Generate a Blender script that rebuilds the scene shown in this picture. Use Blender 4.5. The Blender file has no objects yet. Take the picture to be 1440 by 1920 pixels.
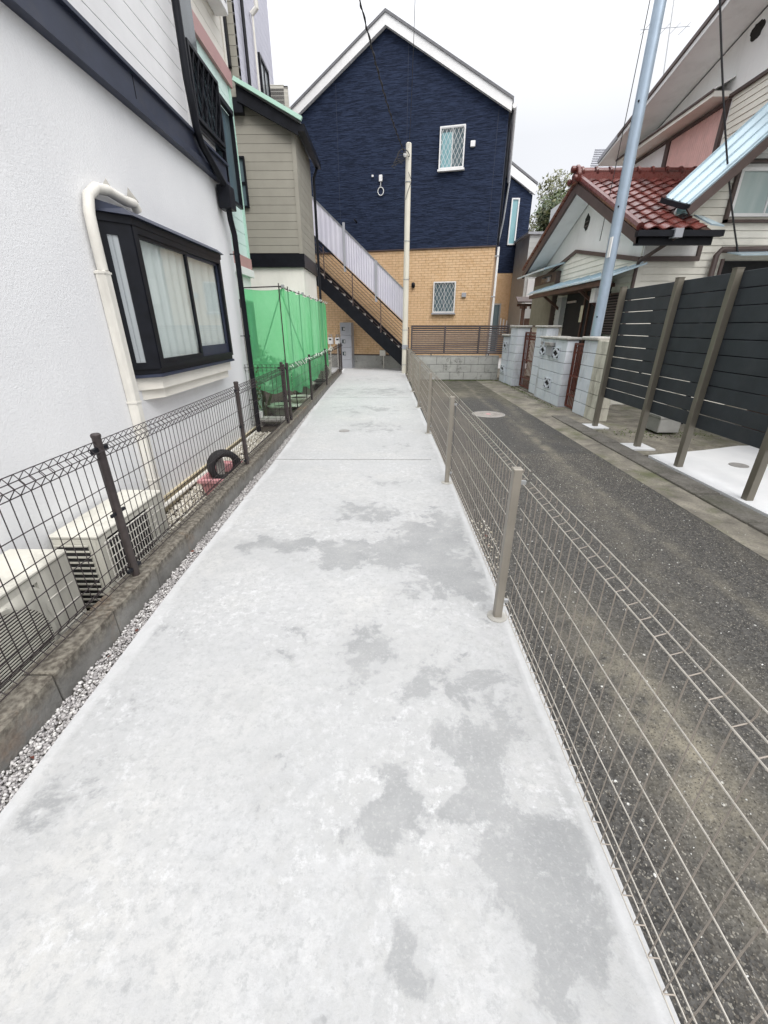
import bpy, bmesh, math, random
import numpy as np
from mathutils import Vector, Matrix
random.seed(7); rng = np.random.default_rng(7)
S = bpy.context.scene
C = bpy.data.collections.new('place'); S.collection.children.link(C)
R = math.radians

# ---------------------------------------------------------------- camera, sky, sun, exposure
cam_d = bpy.data.cameras.new('camera'); cam = bpy.data.objects.new('camera', cam_d); C.objects.link(cam)
CAM_H = 1.375
PITCH = math.atan(349/772)
cam.location = (0, 0, CAM_H)
cam.rotation_euler = (R(90)-PITCH, 0, 0.00826)
cam_d.sensor_fit = 'VERTICAL'; cam_d.sensor_height = 36.0
cam_d.lens = 772/1920*36.0
cam_d.clip_start = 0.03; cam_d.clip_end = 2000
S.camera = cam
W = bpy.data.worlds.new('World'); S.world = W; W.use_nodes = True
nt = W.node_tree; N = nt.nodes; L = nt.links; N.clear()
out = N.new('ShaderNodeOutputWorld'); bg = N.new('ShaderNodeBackground')
SUN_EL, SUN_AZ = 50, 160          # azimuth of the sun measured from +Y clockwise
tc = N.new('ShaderNodeTexCoord'); sep = N.new('ShaderNodeSeparateXYZ'); L.new(tc.outputs['Generated'], sep.inputs[0])
ramp = N.new('ShaderNodeValToRGB'); L.new(sep.outputs['Z'], ramp.inputs[0])
e = ramp.color_ramp.elements
e[0].position = 0.0; e[0].color = (.645, .655, .68, 1)
e[1].position = 1.0; e[1].color = (2.15, 2.16, 2.2, 1)
m_ = e.new(.30); m_.color = (.665, .675, .70, 1)
m2 = e.new(.55); m2.color = (1.05, 1.06, 1.09, 1)
nz = N.new('ShaderNodeTexNoise'); nz.inputs['Scale'].default_value = 2.2; nz.inputs['Detail'].default_value = 4
L.new(tc.outputs['Generated'], nz.inputs['Vector'])
mr = N.new('ShaderNodeMapRange'); mr.inputs[3].default_value = .90; mr.inputs[4].default_value = 1.08
L.new(nz.outputs[0], mr.inputs[0])
mul = N.new('ShaderNodeMix'); mul.data_type = 'RGBA'; mul.blend_type = 'MULTIPLY'; mul.inputs[0].default_value = 1
L.new(ramp.outputs[0], mul.inputs[6]); L.new(mr.outputs[0], mul.inputs[7])
sky = N.new('ShaderNodeTexSky'); sky.sky_type = 'NISHITA'; sky.sun_disc = False
sky.sun_elevation = R(SUN_EL); sky.sun_rotation = R(SUN_AZ); sky.dust_density = 4
skm = N.new('ShaderNodeMix'); skm.data_type = 'RGBA'; skm.blend_type = 'MIX'; skm.inputs[0].default_value = .008
L.new(mul.outputs[2], skm.inputs[6]); L.new(sky.outputs[0], skm.inputs[7])
L.new(skm.outputs[2], bg.inputs[0]); bg.inputs[1].default_value = 0.92
L.new(bg.outputs[0], out.inputs[0])
sd = bpy.data.lights.new('sun', 'SUN'); sun = bpy.data.objects.new('sun', sd); C.objects.link(sun)
sd.energy = 1.5; sd.angle = R(35); sd.color = (1, .97, .93)
sun.rotation_euler = (R(90-SUN_EL), 0, R(180-SUN_AZ))
S.view_settings.view_transform = 'Standard'; S.view_settings.look = 'None'
S.view_settings.gamma = 1; S.view_settings.use_curve_mapping = False
S.view_settings.exposure = 0.56
S.cycles.max_bounces = 8

# ---------------------------------------------------------------- materials
MATS = {}
def lin(c): return tuple(((v/255+.055)/1.055)**2.4 if v/255 > .04045 else v/255/12.92 for v in c)
class NT:
    def __init__(s, name):
        s.m = bpy.data.materials.new(name); s.m.use_nodes = True; s.t = s.m.node_tree; s.b = s.t.nodes['Principled BSDF']
        s.pos = s.t.nodes.new('ShaderNodeNewGeometry').outputs['Position']
    def n(s, t, **k):
        x = s.t.nodes.new(t)
        for a, v in k.items(): setattr(x, a, v)
        return x
    def l(s, a, b): s.t.links.new(a, b)
    def noise(s, scale, detail=4, rough=.55, stretch=None, dist=0, off=None):
        x = s.n('ShaderNodeTexNoise'); x.inputs['Scale'].default_value = scale; x.inputs['Detail'].default_value = detail
        x.inputs['Roughness'].default_value = rough; x.inputs['Distortion'].default_value = dist
        v = s.pos
        if stretch or off:
            mp = s.n('ShaderNodeMapping'); s.l(v, mp.inputs[0]); mp.inputs['Scale'].default_value = stretch or (1, 1, 1)
            if off: mp.inputs['Location'].default_value = off
            v = mp.outputs[0]
        s.l(v, x.inputs['Vector']); return x.outputs[0]
    def vor(s, scale, feature='F1', out=0):
        x = s.n('ShaderNodeTexVoronoi', feature=feature); x.inputs['Scale'].default_value = scale; s.l(s.pos, x.inputs['Vector']); return x.outputs[out]
    def rng(s, v, a, b, c=0., d=1., smooth=False):
        x = s.n('ShaderNodeMapRange'); x.clamp = True
        if smooth: x.interpolation_type = 'SMOOTHSTEP'
        s.l(v, x.inputs[0]); 
        for i, q in enumerate((a, b, c, d)): x.inputs[i+1].default_value = q
        return x.outputs[0]
    def math(s, op, a, b=None):
        x = s.n('ShaderNodeMath', operation=op)
        for i, q in enumerate((a, b)):
            if q is None: continue
            if isinstance(q, (int, float)): x.inputs[i].default_value = q
            else: s.l(q, x.inputs[i])
        return x.outputs[0]
    def mix(s, f, a, b, mode='MIX'):
        x = s.n('ShaderNodeMix', data_type='RGBA', blend_type=mode)
        if isinstance(f, (int, float)): x.inputs[0].default_value = f
        else: s.l(f, x.inputs[0])
        for i, q in ((6, a), (7, b)):
            if isinstance(q, tuple): x.inputs[i].default_value = (*q[:3], 1)
            else: s.l(q, x.inputs[i])
        return x.outputs[2]
    def bump(s, h, strength=.5, dist=.01, prev=None):
        x = s.n('ShaderNodeBump'); x.inputs['Strength'].default_value = strength; x.inputs['Distance'].default_value = dist
        s.l(h, x.inputs['Height'])
        if prev: s.l(prev, x.inputs['Normal'])
        s.l(x.outputs[0], s.b.inputs['Normal']); return x.outputs[0]
    def fin(s, col=None, rough=.7, metal=0, spec=None):
        if col is not None:
            if isinstance(col, tuple): s.b.inputs['Base Color'].default_value = (*col[:3], 1)
            else: s.l(col, s.b.inputs['Base Color'])
        if isinstance(rough, (int, float)): s.b.inputs['Roughness'].default_value = rough
        else: s.l(rough, s.b.inputs['Roughness'])
        s.b.inputs['Metallic'].default_value = metal
        if spec is not None: s.b.inputs['Specular IOR Level'].default_value = spec
        MATS[s.m.name] = s.m; return s.m
def simple(name, col, rough=.6, metal=0, var=.12, scale=6, bump=0, bscale=80, dirt=0, streak=False, rand=0, spec=None):
    """colour with large soft variation, optional fine relief and vertical dirt streaks"""
    t = NT(name)
    a = tuple(v*(1-var) for v in col); b = tuple(min(1, v*(1+var)) for v in col)
    c = t.mix(t.rng(t.noise(scale, 5), .3, .7), a, b)
    if dirt:
        st = t.noise(3, 6, .7, (1, 1, .18) if streak else None, off=(3.1, 5.2, 1.7))
        c = t.mix(t.rng(st, .5, .78, 0, dirt), c, tuple(v*.45 for v in (.30, .27, .22)))
    if rand:
        oi = t.n('ShaderNodeObjectInfo'); hs = t.n('ShaderNodeHueSaturation')
        t.l(t.rng(oi.outputs['Random'], 0, 1, 1-rand, 1+rand), hs.inputs['Value']); t.l(c, hs.inputs['Color']); c = hs.outputs[0]
    if bump: t.bump(t.noise(bscale, 4), bump, .004)
    return t.fin(c, rough, metal, spec)

simple('navy_metal', (.028, .035, .062), .42, 0, .2, 3, .1, 20, dirt=.2, spec=.3)
simple('black_metal', (.008, .009, .013), .42, 0, .3, 8, .05, 40, spec=.22)
simple('brown_post', (.045, .035, .035), .5, .2, .25, 25, .1, 200, dirt=.3)
simple('brown_wire', (.030, .022, .024), .45, .2, .2, 30)
simple('taupe_metal', (.30, .275, .235), .42, .35, .08, 8, .05, 150)
simple('taupe_wire', (.50, .47, .42), .35, .45, .1, 20)
simple('taupe_wire_dark', (.33, .29, .25), .45, .3, .1, 20)
simple('olive_post', (.17, .155, .125), .4, .35, .08, 5)
simple('slat_board', (.040, .046, .053), .5, .1, .15, 5, .25, 60, dirt=.12, spec=.25)
simple('white_paint', (.78, .78, .77), .5, 0, .05, 3, dirt=.15)
simple('white_trim', (.80, .80, .80), .45, 0, .04, 3, dirt=.1, streak=True)
simple('white_plaster', (.87, .87, .86), .85, 0, .04, 2.5, .25, 120, dirt=.16, streak=True)
simple('cream_plaster', (.84, .82, .76), .85, 0, .05, 2.5, .25, 130, dirt=.12, streak=True)
simple('cream_plastic', (.72, .70, .645), .6, 0, .07, 6, dirt=.4, streak=True)
simple('ac_shell', (.60, .585, .52), .5, 0, .08, 5, dirt=.55, streak=True)
simple('dark_inside', (.012, .012, .013), .8, 0, .2, 10)  # near-black fill for cores; also paints the shade in recesses and openings
simple('siding_pale', (.80, .80, .81), .65, 0, .04, 4, .1, 60, dirt=.08, streak=True)
simple('siding_mint', (.63, .80, .75), .65, 0, .05, 4, .1, 60, dirt=.08, streak=True)
simple('trim_mint', (.46, .70, .59), .5, 0, .05, 4, dirt=.1)
simple('trim_pink', (.47, .27, .26), .5, 0, .06, 4, dirt=.15)
simple('siding_cream', (.80, .77, .70), .65, 0, .04, 4, dirt=.06)
simple('siding_khaki', (.315, .30, .255), .7, 0, .06, 3, .15, 60, dirt=.12, streak=True, rand=.05)
simple('siding_lilac', (.58, .58, .66), .7, 0, .04, 4)
simple('pink_shutter', (.74, .48, .44), .55, 0, .08, 6, dirt=.2, streak=True)
simple('brown_trim', (.085, .058, .052), .5, 0, .2, 6, dirt=.15)
simple('wood_dark', (.09, .045, .03), .6, 0, .3, 8, .3, 40)
simple('blue_roof_metal', (.50, .63, .70), .3, .15, .1, 2.5, dirt=.1)
simple('steel_pole', (.36, .44, .53), .38, .5, .08, 5, .08, 60, dirt=.15)
simple('cream_pole', (.70, .67, .58), .5, 0, .05, 3, dirt=.12, streak=True)
simple('grey_box', (.33, .34, .37), .45, 0, .05, 5)
simple('louvre_brown', (.085, .070, .072), .45, .2, .1, 5)
simple('rubber', (.012, .012, .013), .7, 0, .3, 30, .3, 100)
simple('pink_plastic', (.52, .25, .26), .6, 0, .12, 10, dirt=.3)
simple('stone_pale', (.55, .53, .49), .8, 0, .25, 60, rand=.35)
simple('gate_red', (.13, .035, .022), .6, .1, .45, 25, .3, 90, dirt=.3)
simple('cap_stone', (.40, .39, .36), .9, 0, .25, 12, .6, 50, dirt=.4)
simple('cover_iron', (.30, .29, .28), .6, .2, .15, 20, .3, 80)
simple('cover_pink', (.27, .25, .23), .8, 0, .15, 20, .3, 80, dirt=.2)
simple('roof_shingle', (.16, .16, .17), .8, 0, .15, 10, .4, 50)
simple('roof_grey', (.36, .37, .40), .7, 0, .12, 8, .3, 30)
simple('olive_slat', (.24, .235, .18), .6, 0, .1, 6, dirt=.3, streak=True)
simple('grey_siding', (.48, .49, .48), .7, 0, .06, 4)
simple('bark', (.11, .085, .06), .9, 0, .3, 12, .8, 30)
simple('pot_white', (.62, .60, .54), .5, 0, .12, 12, dirt=.35)
simple('pot_dark', (.035, .033, .032), .6, 0, .3, 12)
simple('soil', (.06, .048, .035), .95, 0, .35, 20, .8, 60)
simple('twine', (.75, .75, .73), .6)
simple('cable_black', (.02, .02, .024), .55)
simple('vent_soot', (.02, .018, .016), .9, 0, .4, 20)
simple('yellow_sign', (.78, .74, .56), .5)
simple('foundation', (.66, .58, .40), .85, 0, .12, 6, .4, 90, dirt=.45, streak=True)
simple('steel_grey', (.45, .46, .47), .35, .6, .1, 10)

def stucco():
    t = NT('stucco_white')
    a = t.noise(1.1, 6, .6); c = t.mix(t.rng(a, .3, .75), (.76, .765, .78), (.84, .845, .855))
    c = t.mix(t.rng(t.noise(1.6, 6, .7, (1, 1, .15)), .55, .85, 0, .35), c, (.42, .41, .40))
    sp = t.n('ShaderNodeSeparateXYZ'); t.l(t.pos, sp.inputs[0])
    lo = t.rng(t.math('ADD', sp.outputs[2], t.math('MULTIPLY', t.noise(5, 7, .7), .5)), .50, .15, 0, .30); c = t.mix(lo, c, (.40, .38, .33))
    h = t.noise(120, 3, .6, dist=.3); h2 = t.noise(55, 2, .5)
    hh = t.math('ADD', h, t.math('MULTIPLY', h2, .8))
    c = t.mix(t.rng(hh, .80, 1.05, 0, .10), c, (.55, .55, .58)); t.bump(hh, .45, .005); t.fin(c, .9)
stucco()
def concrete():
    t = NT('concrete_path')
    at = t.n('ShaderNodeAttribute', attribute_name='damp').outputs['Fac']
    n1 = t.noise(4.2, 10, .70, dist=.5); n2 = t.noise(14, 8, .7); n3 = t.noise(1.0, 5, .6)
    f = t.math('ADD', t.math('ADD', at, t.math('MULTIPLY', t.math('SUBTRACT', n1, .5), 2.9)), t.math('MULTIPLY', t.math('SUBTRACT', n2, .5), 1.5))
    damp = t.rng(f, .40, .72, 0, 1, True)
    fl = t.rng(t.noise(34, 9, .75, off=(7, 1, 2)), .50, .62, 0, .55)
    tw = t.rng(t.noise(5, 7, .7, (.5, 2.2, 1), .8, off=(2, 9, 1)), .52, .66, 0, .40)
    soft = t.rng(f, -.2, .8, 0, 1)
    light = t.mix(t.rng(n2, .3, .7), (.43, .436, .44), (.53, .53, .528))
    light = t.mix(t.rng(t.noise(60, 5, .7), .35, .7, 0, .5), light, (.39, .395, .40))
    light = t.mix(t.rng(t.noise(48, 7, .8, off=(5, 0, 3)), .50, .58, 0, .38), light, (.36, .362, .362)); light = t.mix(t.rng(n3, .45, .8, 0, .6), light, (.52, .505, .465))
    grey = t.mix(t.rng(t.noise(5, 6), .3, .7), (.245, .252, .256), (.32, .325, .325))
    grey = t.mix(t.rng(t.noise(90, 3), .55, .75, 0, .5), grey, (.45, .45, .44)); grey = t.mix(t.math('MULTIPLY', fl, .4), grey, (.42, .425, .42))
    c = t.mix(t.rng(t.noise(24, 8, .75, off=(3, 3, 3)), .50, .60, 0, .45), light, (.365, .37, .372)); c = t.mix(tw, c, (.38, .385, .387)); c = t.mix(soft, c, (.40, .405, .41)); ha = t.n('ShaderNodeAttribute', attribute_name='halo').outputs['Fac']
    m1 = t.math('ADD', t.math('MULTIPLY', ha, .34), t.math('MULTIPLY', t.math('SUBTRACT', t.noise(9, 10, .78, off=(1, 4, 8)), .5), 2.4))
    c = t.mix(t.rng(m1, .10, .42, 0, .8, True), c, t.mix(t.rng(n2, .3, .7), (.36, .366, .37), (.42, .42, .412)))
    sk = t.rng(t.noise(30, 9, .8, off=(8, 8, 8)), .52, .59, 0, .75); c = t.mix(sk, c, (.345, .35, .352))
    lt = t.math('MULTIPLY', t.rng(t.noise(22, 9, .8, off=(3, 8, 1)), .52, .60, 0, .85), t.rng(t.noise(2.2, 4, .6, off=(3, 3, 9)), .42, .62)); c = t.mix(lt, c, (.56, .565, .57))
    c = t.mix(t.rng(t.noise(1.3, 6, .65, off=(9, 2, 4)), .45, .68, 0, .45), c, (.385, .39, .392)); c = t.mix(t.math('MULTIPLY', damp, .9), c, grey); mg = t.n('ShaderNodeAttribute', attribute_name='margin').outputs['Fac']; c = t.mix(t.math('MULTIPLY', mg, t.rng(n1, .35, .6, .3, 1)), c, (.53, .535, .54))
    sp = t.rng(t.noise(160, 2, .5), .70, .76, 0, .35); c = t.mix(sp, c, (.25, .24, .23))
    h = t.math('ADD', t.math('MULTIPLY', t.noise(6, 6, .6), .6), t.math('MULTIPLY', t.noise(170, 3), .25))
    t.bump(h, .35, .01)
    ro = t.n('ShaderNodeMapRange'); t.l(damp, ro.inputs[0]); ro.inputs[3].default_value = .85; ro.inputs[4].default_value = .6
    t.fin(c, ro.outputs[0], spec=.35)
concrete()
def asphalt():
    t = NT('asphalt')
    cells = t.vor(85, 'F1', 1)          # colour per chip
    bw = t.n('ShaderNodeRGBToBW'); t.l(cells, bw.inputs[0])
    base = t.mix(t.rng(bw.outputs[0], .2, .8), (.028, .027, .025), (.078, .075, .070))
    chips = t.rng(t.noise(120, 2, .5), .66, .71); base = t.mix(chips, base, (.15, .145, .135))
    c2 = t.vor(42, 'F1', 1); b2 = t.n('ShaderNodeRGBToBW'); t.l(c2, b2.inputs[0])
    d2 = t.vor(42, 'F1', 0)
    wh = t.math('MULTIPLY', t.rng(b2.outputs[0], .86, .88), t.rng(d2, .30, .18)); base = t.mix(wh, base, (.60, .60, .57))
    worn = t.rng(t.noise(.9, 7, .7, (1.6, .5, 1), 1.2), .52, .72, 0, .75)
    sand = t.mix(t.rng(t.noise(50, 4), .35, .65), (.085, .077, .062), (.165, .147, .118))
    c = t.mix(worn, base, sand)
    at = t.n('ShaderNodeAttribute', attribute_name='moss').outputs['Fac']
    f = t.math('ADD', at, t.math('MULTIPLY', t.math('SUBTRACT', t.noise(2.2, 8, .7), .5), 1.2))
    c = t.mix(t.rng(f, .35, .8, 0, .8), c, t.mix(t.rng(t.noise(7, 6), .4, .65), (.10, .09, .07), (.04, .04, .02)))
    ln = t.n('ShaderNodeAttribute', attribute_name='wear').outputs['Fac']
    f2 = t.math('MULTIPLY', ln, t.rng(t.noise(5, 8, .75), .38, .62))
    c = t.mix(f2, c, (.21, .19, .145))
    h = t.math('ADD', t.vor(85), t.math('MULTIPLY', t.noise(150, 3), .6)); t.bump(h, .9, .006)
    t.fin(c, .85)
asphalt()
def gutterconc():
    t = NT('old_concrete')
    n = t.noise(3.5, 8, .7, dist=.4)
    c = t.mix(t.rng(n, .35, .65), (.11, .10, .082), (.29, .265, .215))
    c = t.mix(t.rng(t.noise(60, 4), .45, .7, 0, .6), c, (.10, .095, .085))
    c = t.mix(t.rng(t.noise(1.7, 7, .7, off=(4, 2, 0)), .52, .68, 0, .85), c, (.095, .105, .045))
    t.bump(t.noise(90, 4), .6, .006); t.fin(c, .9)
    t = NT('dark_kerb')
    n = t.noise(3.0, 8, .7)
    c = t.mix(t.rng(n, .35, .65), (.085, .078, .068), (.17, .16, .14))
    c = t.mix(t.rng(t.noise(45, 5, .7), .5, .7, 0, .7), c, (.24, .225, .195))
    c = t.mix(t.rng(t.noise(2.0, 7, .7, off=(4, 2, 0)), .52, .68, 0, .6), c, (.06, .062, .035))
    t.bump(t.noise(70, 5), .9, .008); t.fin(c, .95)
    t = NT('kerb_block')
    c = t.mix(t.rng(t.noise(4, 8, .7), .3, .7), (.115, .112, .105), (.25, .245, .23))
    sp = t.n('ShaderNodeSeparateXYZ'); t.l(t.pos, sp.inputs[0])
    top = t.rng(t.math('ADD', sp.outputs[2], t.math('MULTIPLY', t.noise(9, 6), .12)), .10, .175, 0, .85)
    c = t.mix(top, c, t.mix(t.rng(t.noise(40, 5), .4, .65), (.065, .052, .038), (.22, .20, .16)))
    c = t.mix(t.rng(t.noise(1.4, 6, .7, off=(1, 1, 1)), .58, .68, 0, .5), c, (.22, .13, .07))
    t.bump(t.noise(80, 5), .8, .006); t.fin(c, .95)
    t = NT('block_grey')
    c = t.mix(t.rng(t.noise(3, 8, .7), .3, .7), (.30, .30, .285), (.44, .44, .42))
    c = t.mix(t.rng(t.noise(2.4, 8, .75, off=(2, 2, 2)), .56, .66, 0, .8), c, (.08, .08, .07))
    t.bump(t.noise(70, 4), .6, .006); t.fin(c, .9)
    t = NT('joint_dark'); t.fin(t.mix(t.noise(8, 4), (.13, .13, .13), (.22, .22, .215)), .95)
    t = NT('block_blue')
    c = t.mix(t.rng(t.noise(3, 7, .7), .3, .7), (.56, .60, .66), (.68, .71, .75))
    c = t.mix(t.rng(t.noise(3, 7, .75, (1, 1, .25), off=(2, 7, 2)), .52, .74, 0, .75), c, (.20, .20, .20))
    c = t.mix(t.rng(t.noise(30, 4, .7), .62, .72, 0, .6), c, (.66, .67, .68))
    t.bump(t.noise(60, 5), .7, .006); t.fin(c, .85)
    t = NT('block_cream')
    c = t.mix(t.rng(t.noise(3, 7, .7), .3, .7), (.52, .50, .42), (.66, .64, .56))
    c = t.mix(t.rng(t.noise(3, 7, .75, (1, 1, .3), off=(2, 7, 2)), .50, .70, 0, .8), c, (.20, .18, .14))
    t.bump(t.noise(60, 5), .7, .006); t.fin(c, .85)
gutterconc()
def pad():
    t = NT('new_concrete')
    c = t.mix(t.rng(t.noise(3, 7, .6), .3, .7), (.62, .63, .64), (.70, .705, .71))
    t.bump(t.noise(60, 4), .2, .005); t.fin(c, .8)
pad()
def navy():
    t = NT('navy_siding')
    st = t.noise(3.0, 7, .62, (1.0, 1.0, 9.0), .6)
    st2 = t.noise(9.0, 4, .6, (1.0, 1.0, 7.0), .4)
    h = t.math('ADD', st, t.math('MULTIPLY', st2, .5))
    c = t.mix(t.rng(h, .62, .88), (.009, .0145, .032), (.027, .040, .080))
    t.bump(h, 1.0, .03); t.fin(c, .75, spec=.15)
    t = NT('brick_tan')
    oi = t.n('ShaderNodeObjectInfo').outputs['Random']
    c = t.mix(t.rng(t.noise(2.6, 6, .7), .3, .7), (.55, .35, .18), (.70, .48, .28))
    c = t.mix(t.rng(t.vor(5.1, 'F1', 1) if False else t.noise(11, 2, .4), .4, .62, 0, .6), c, (.74, .53, .33))
    c = t.mix(t.rng(oi, 0, 1, 0, .35), c, (.70, .50, .31))
    t.bump(t.noise(60, 4), .6, .006); t.fin(c, .85)
    t = NT('mortar'); c = t.mix(t.noise(10, 4), (.33, .20, .11), (.43, .29, .17)); t.fin(c, .9)
navy()
def tile_mat():
    t = NT('tile_red')
    oi = t.n('ShaderNodeObjectInfo').outputs['Random']
    c = t.mix(oi, (.065, .013, .011), (.165, .036, .028)); c = t.mix(t.rng(t.noise(7, 7, .7), .50, .68, 0, .3), c, (.10, .05, .04))
    c = t.mix(t.rng(t.noise(30, 5), .5, .75, 0, .4), c, (.09, .03, .025))
    t.bump(t.noise(20, 3), .2, .01); t.fin(c, t.rng(t.noise(12, 5), .3, .7, .18, .42), spec=.6)
tile_mat()
def lap_mat():
    t = NT('siding_cream_lap')
    c = t.mix(t.rng(t.noise(2.5, 6, .6), .3, .7), (.72, .70, .62), (.83, .81, .73))
    c = t.mix(t.rng(t.noise(2.5, 6, .7, (1, 1, .2)), .55, .8, 0, .35), c, (.42, .40, .34))
    t.bump(t.noise(14, 3, .5, (1, 1, .5)), .5, .02); t.fin(c, .75)
lap_mat()
def net_mat():
    t = NT('green_net')
    c = t.mix(t.rng(t.noise(2.5, 7, .7), .3, .7), (.15, .70, .30), (.34, .88, .50)); t.bump(t.noise(45, 5, .7), .5, .01)
    t.fin(c, .7)
    tr = t.n('ShaderNodeBsdfTransparent'); tr.inputs[0].default_value = (.45, .95, .58, 1)
    tl = t.n('ShaderNodeBsdfTranslucent'); tl.inputs[0].default_value = (.28, .92, .45, 1)
    m1 = t.n('ShaderNodeMixShader'); m1.inputs[0].default_value = .45
    m2 = t.n('ShaderNodeMixShader'); m2.inputs[0].default_value = .48
    t.l(t.b.outputs[0], m1.inputs[1]); t.l(tl.outputs[0], m1.inputs[2])
    t.l(m1.outputs[0], m2.inputs[1]); t.l(tr.outputs[0], m2.inputs[2])
    o = [x for x in t.t.nodes if x.type == 'OUTPUT_MATERIAL'][0]; t.l(m2.outputs[0], o.inputs[0])
net_mat()
def glass_mats():
    t = NT('clear_glass')
    tr = t.n('ShaderNodeBsdfTransparent'); tr.inputs[0].default_value = (.93, .955, .95, 1)
    gl = t.n('ShaderNodeBsdfGlossy'); gl.inputs['Roughness'].default_value = .03
    fw0 = t.n('ShaderNodeLayerWeight').outputs['Facing']; fr_ = t.math('ADD', t.math('MULTIPLY', t.math('POWER', fw0, 4.0), .45), .05)
    m = t.n('ShaderNodeMixShader'); t.l(fr_, m.inputs[0]); t.l(tr.outputs[0], m.inputs[1]); t.l(gl.outputs[0], m.inputs[2])
    o = [x for x in t.t.nodes if x.type == 'OUTPUT_MATERIAL'][0]; t.l(m.outputs[0], o.inputs[0]); MATS['clear_glass'] = t.m
    for nm, a, b in (('pane_pale', (.34, .44, .44), (.46, .54, .53)), ('pane_dark', (.02, .03, .035), (.06, .08, .09)), ('pane_teal', (.22, .42, .46), (.27, .48, .52)), ('pane_frost', (.30, .33, .35), (.42, .45, .47)), ('pane_slate', (.09, .14, .16), (.14, .19, .21))):
        t = NT(nm); c = t.mix(t.rng(t.noise(2.5, 4, .5, (3, 3, .4)), .3, .7), a, b); t.fin(c, .07, spec=.6)
    t = NT('curtain'); c = t.mix(t.noise(3, 3), (.74, .76, .76), (.84, .85, .84)); t.fin(c, .9)
    t.b.inputs['Emission Strength'].default_value = 0
    t = NT('poly_panel')
    c = t.mix(t.rng(t.noise(1.5, 3), .3, .7), (.58, .57, .66), (.66, .65, .72)); t.fin(c, .35)
    t.b.inputs['Transmission Weight'].default_value = 0
glass_mats()
def leaf_mats():
    for nm, a, b in (('leaf_dark', (.028, .050, .018), (.055, .085, .028)), ('leaf_mid', (.055, .085, .028), (.10, .13, .045)), ('leaf_olive', (.09, .10, .04), (.15, .15, .065)), ('moss', (.05, .085, .015), (.10, .13, .03))):
        t = NT(nm); c = t.mix(t.noise(1.5, 3), a, b); t.fin(c, .6)
leaf_mats()

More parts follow.
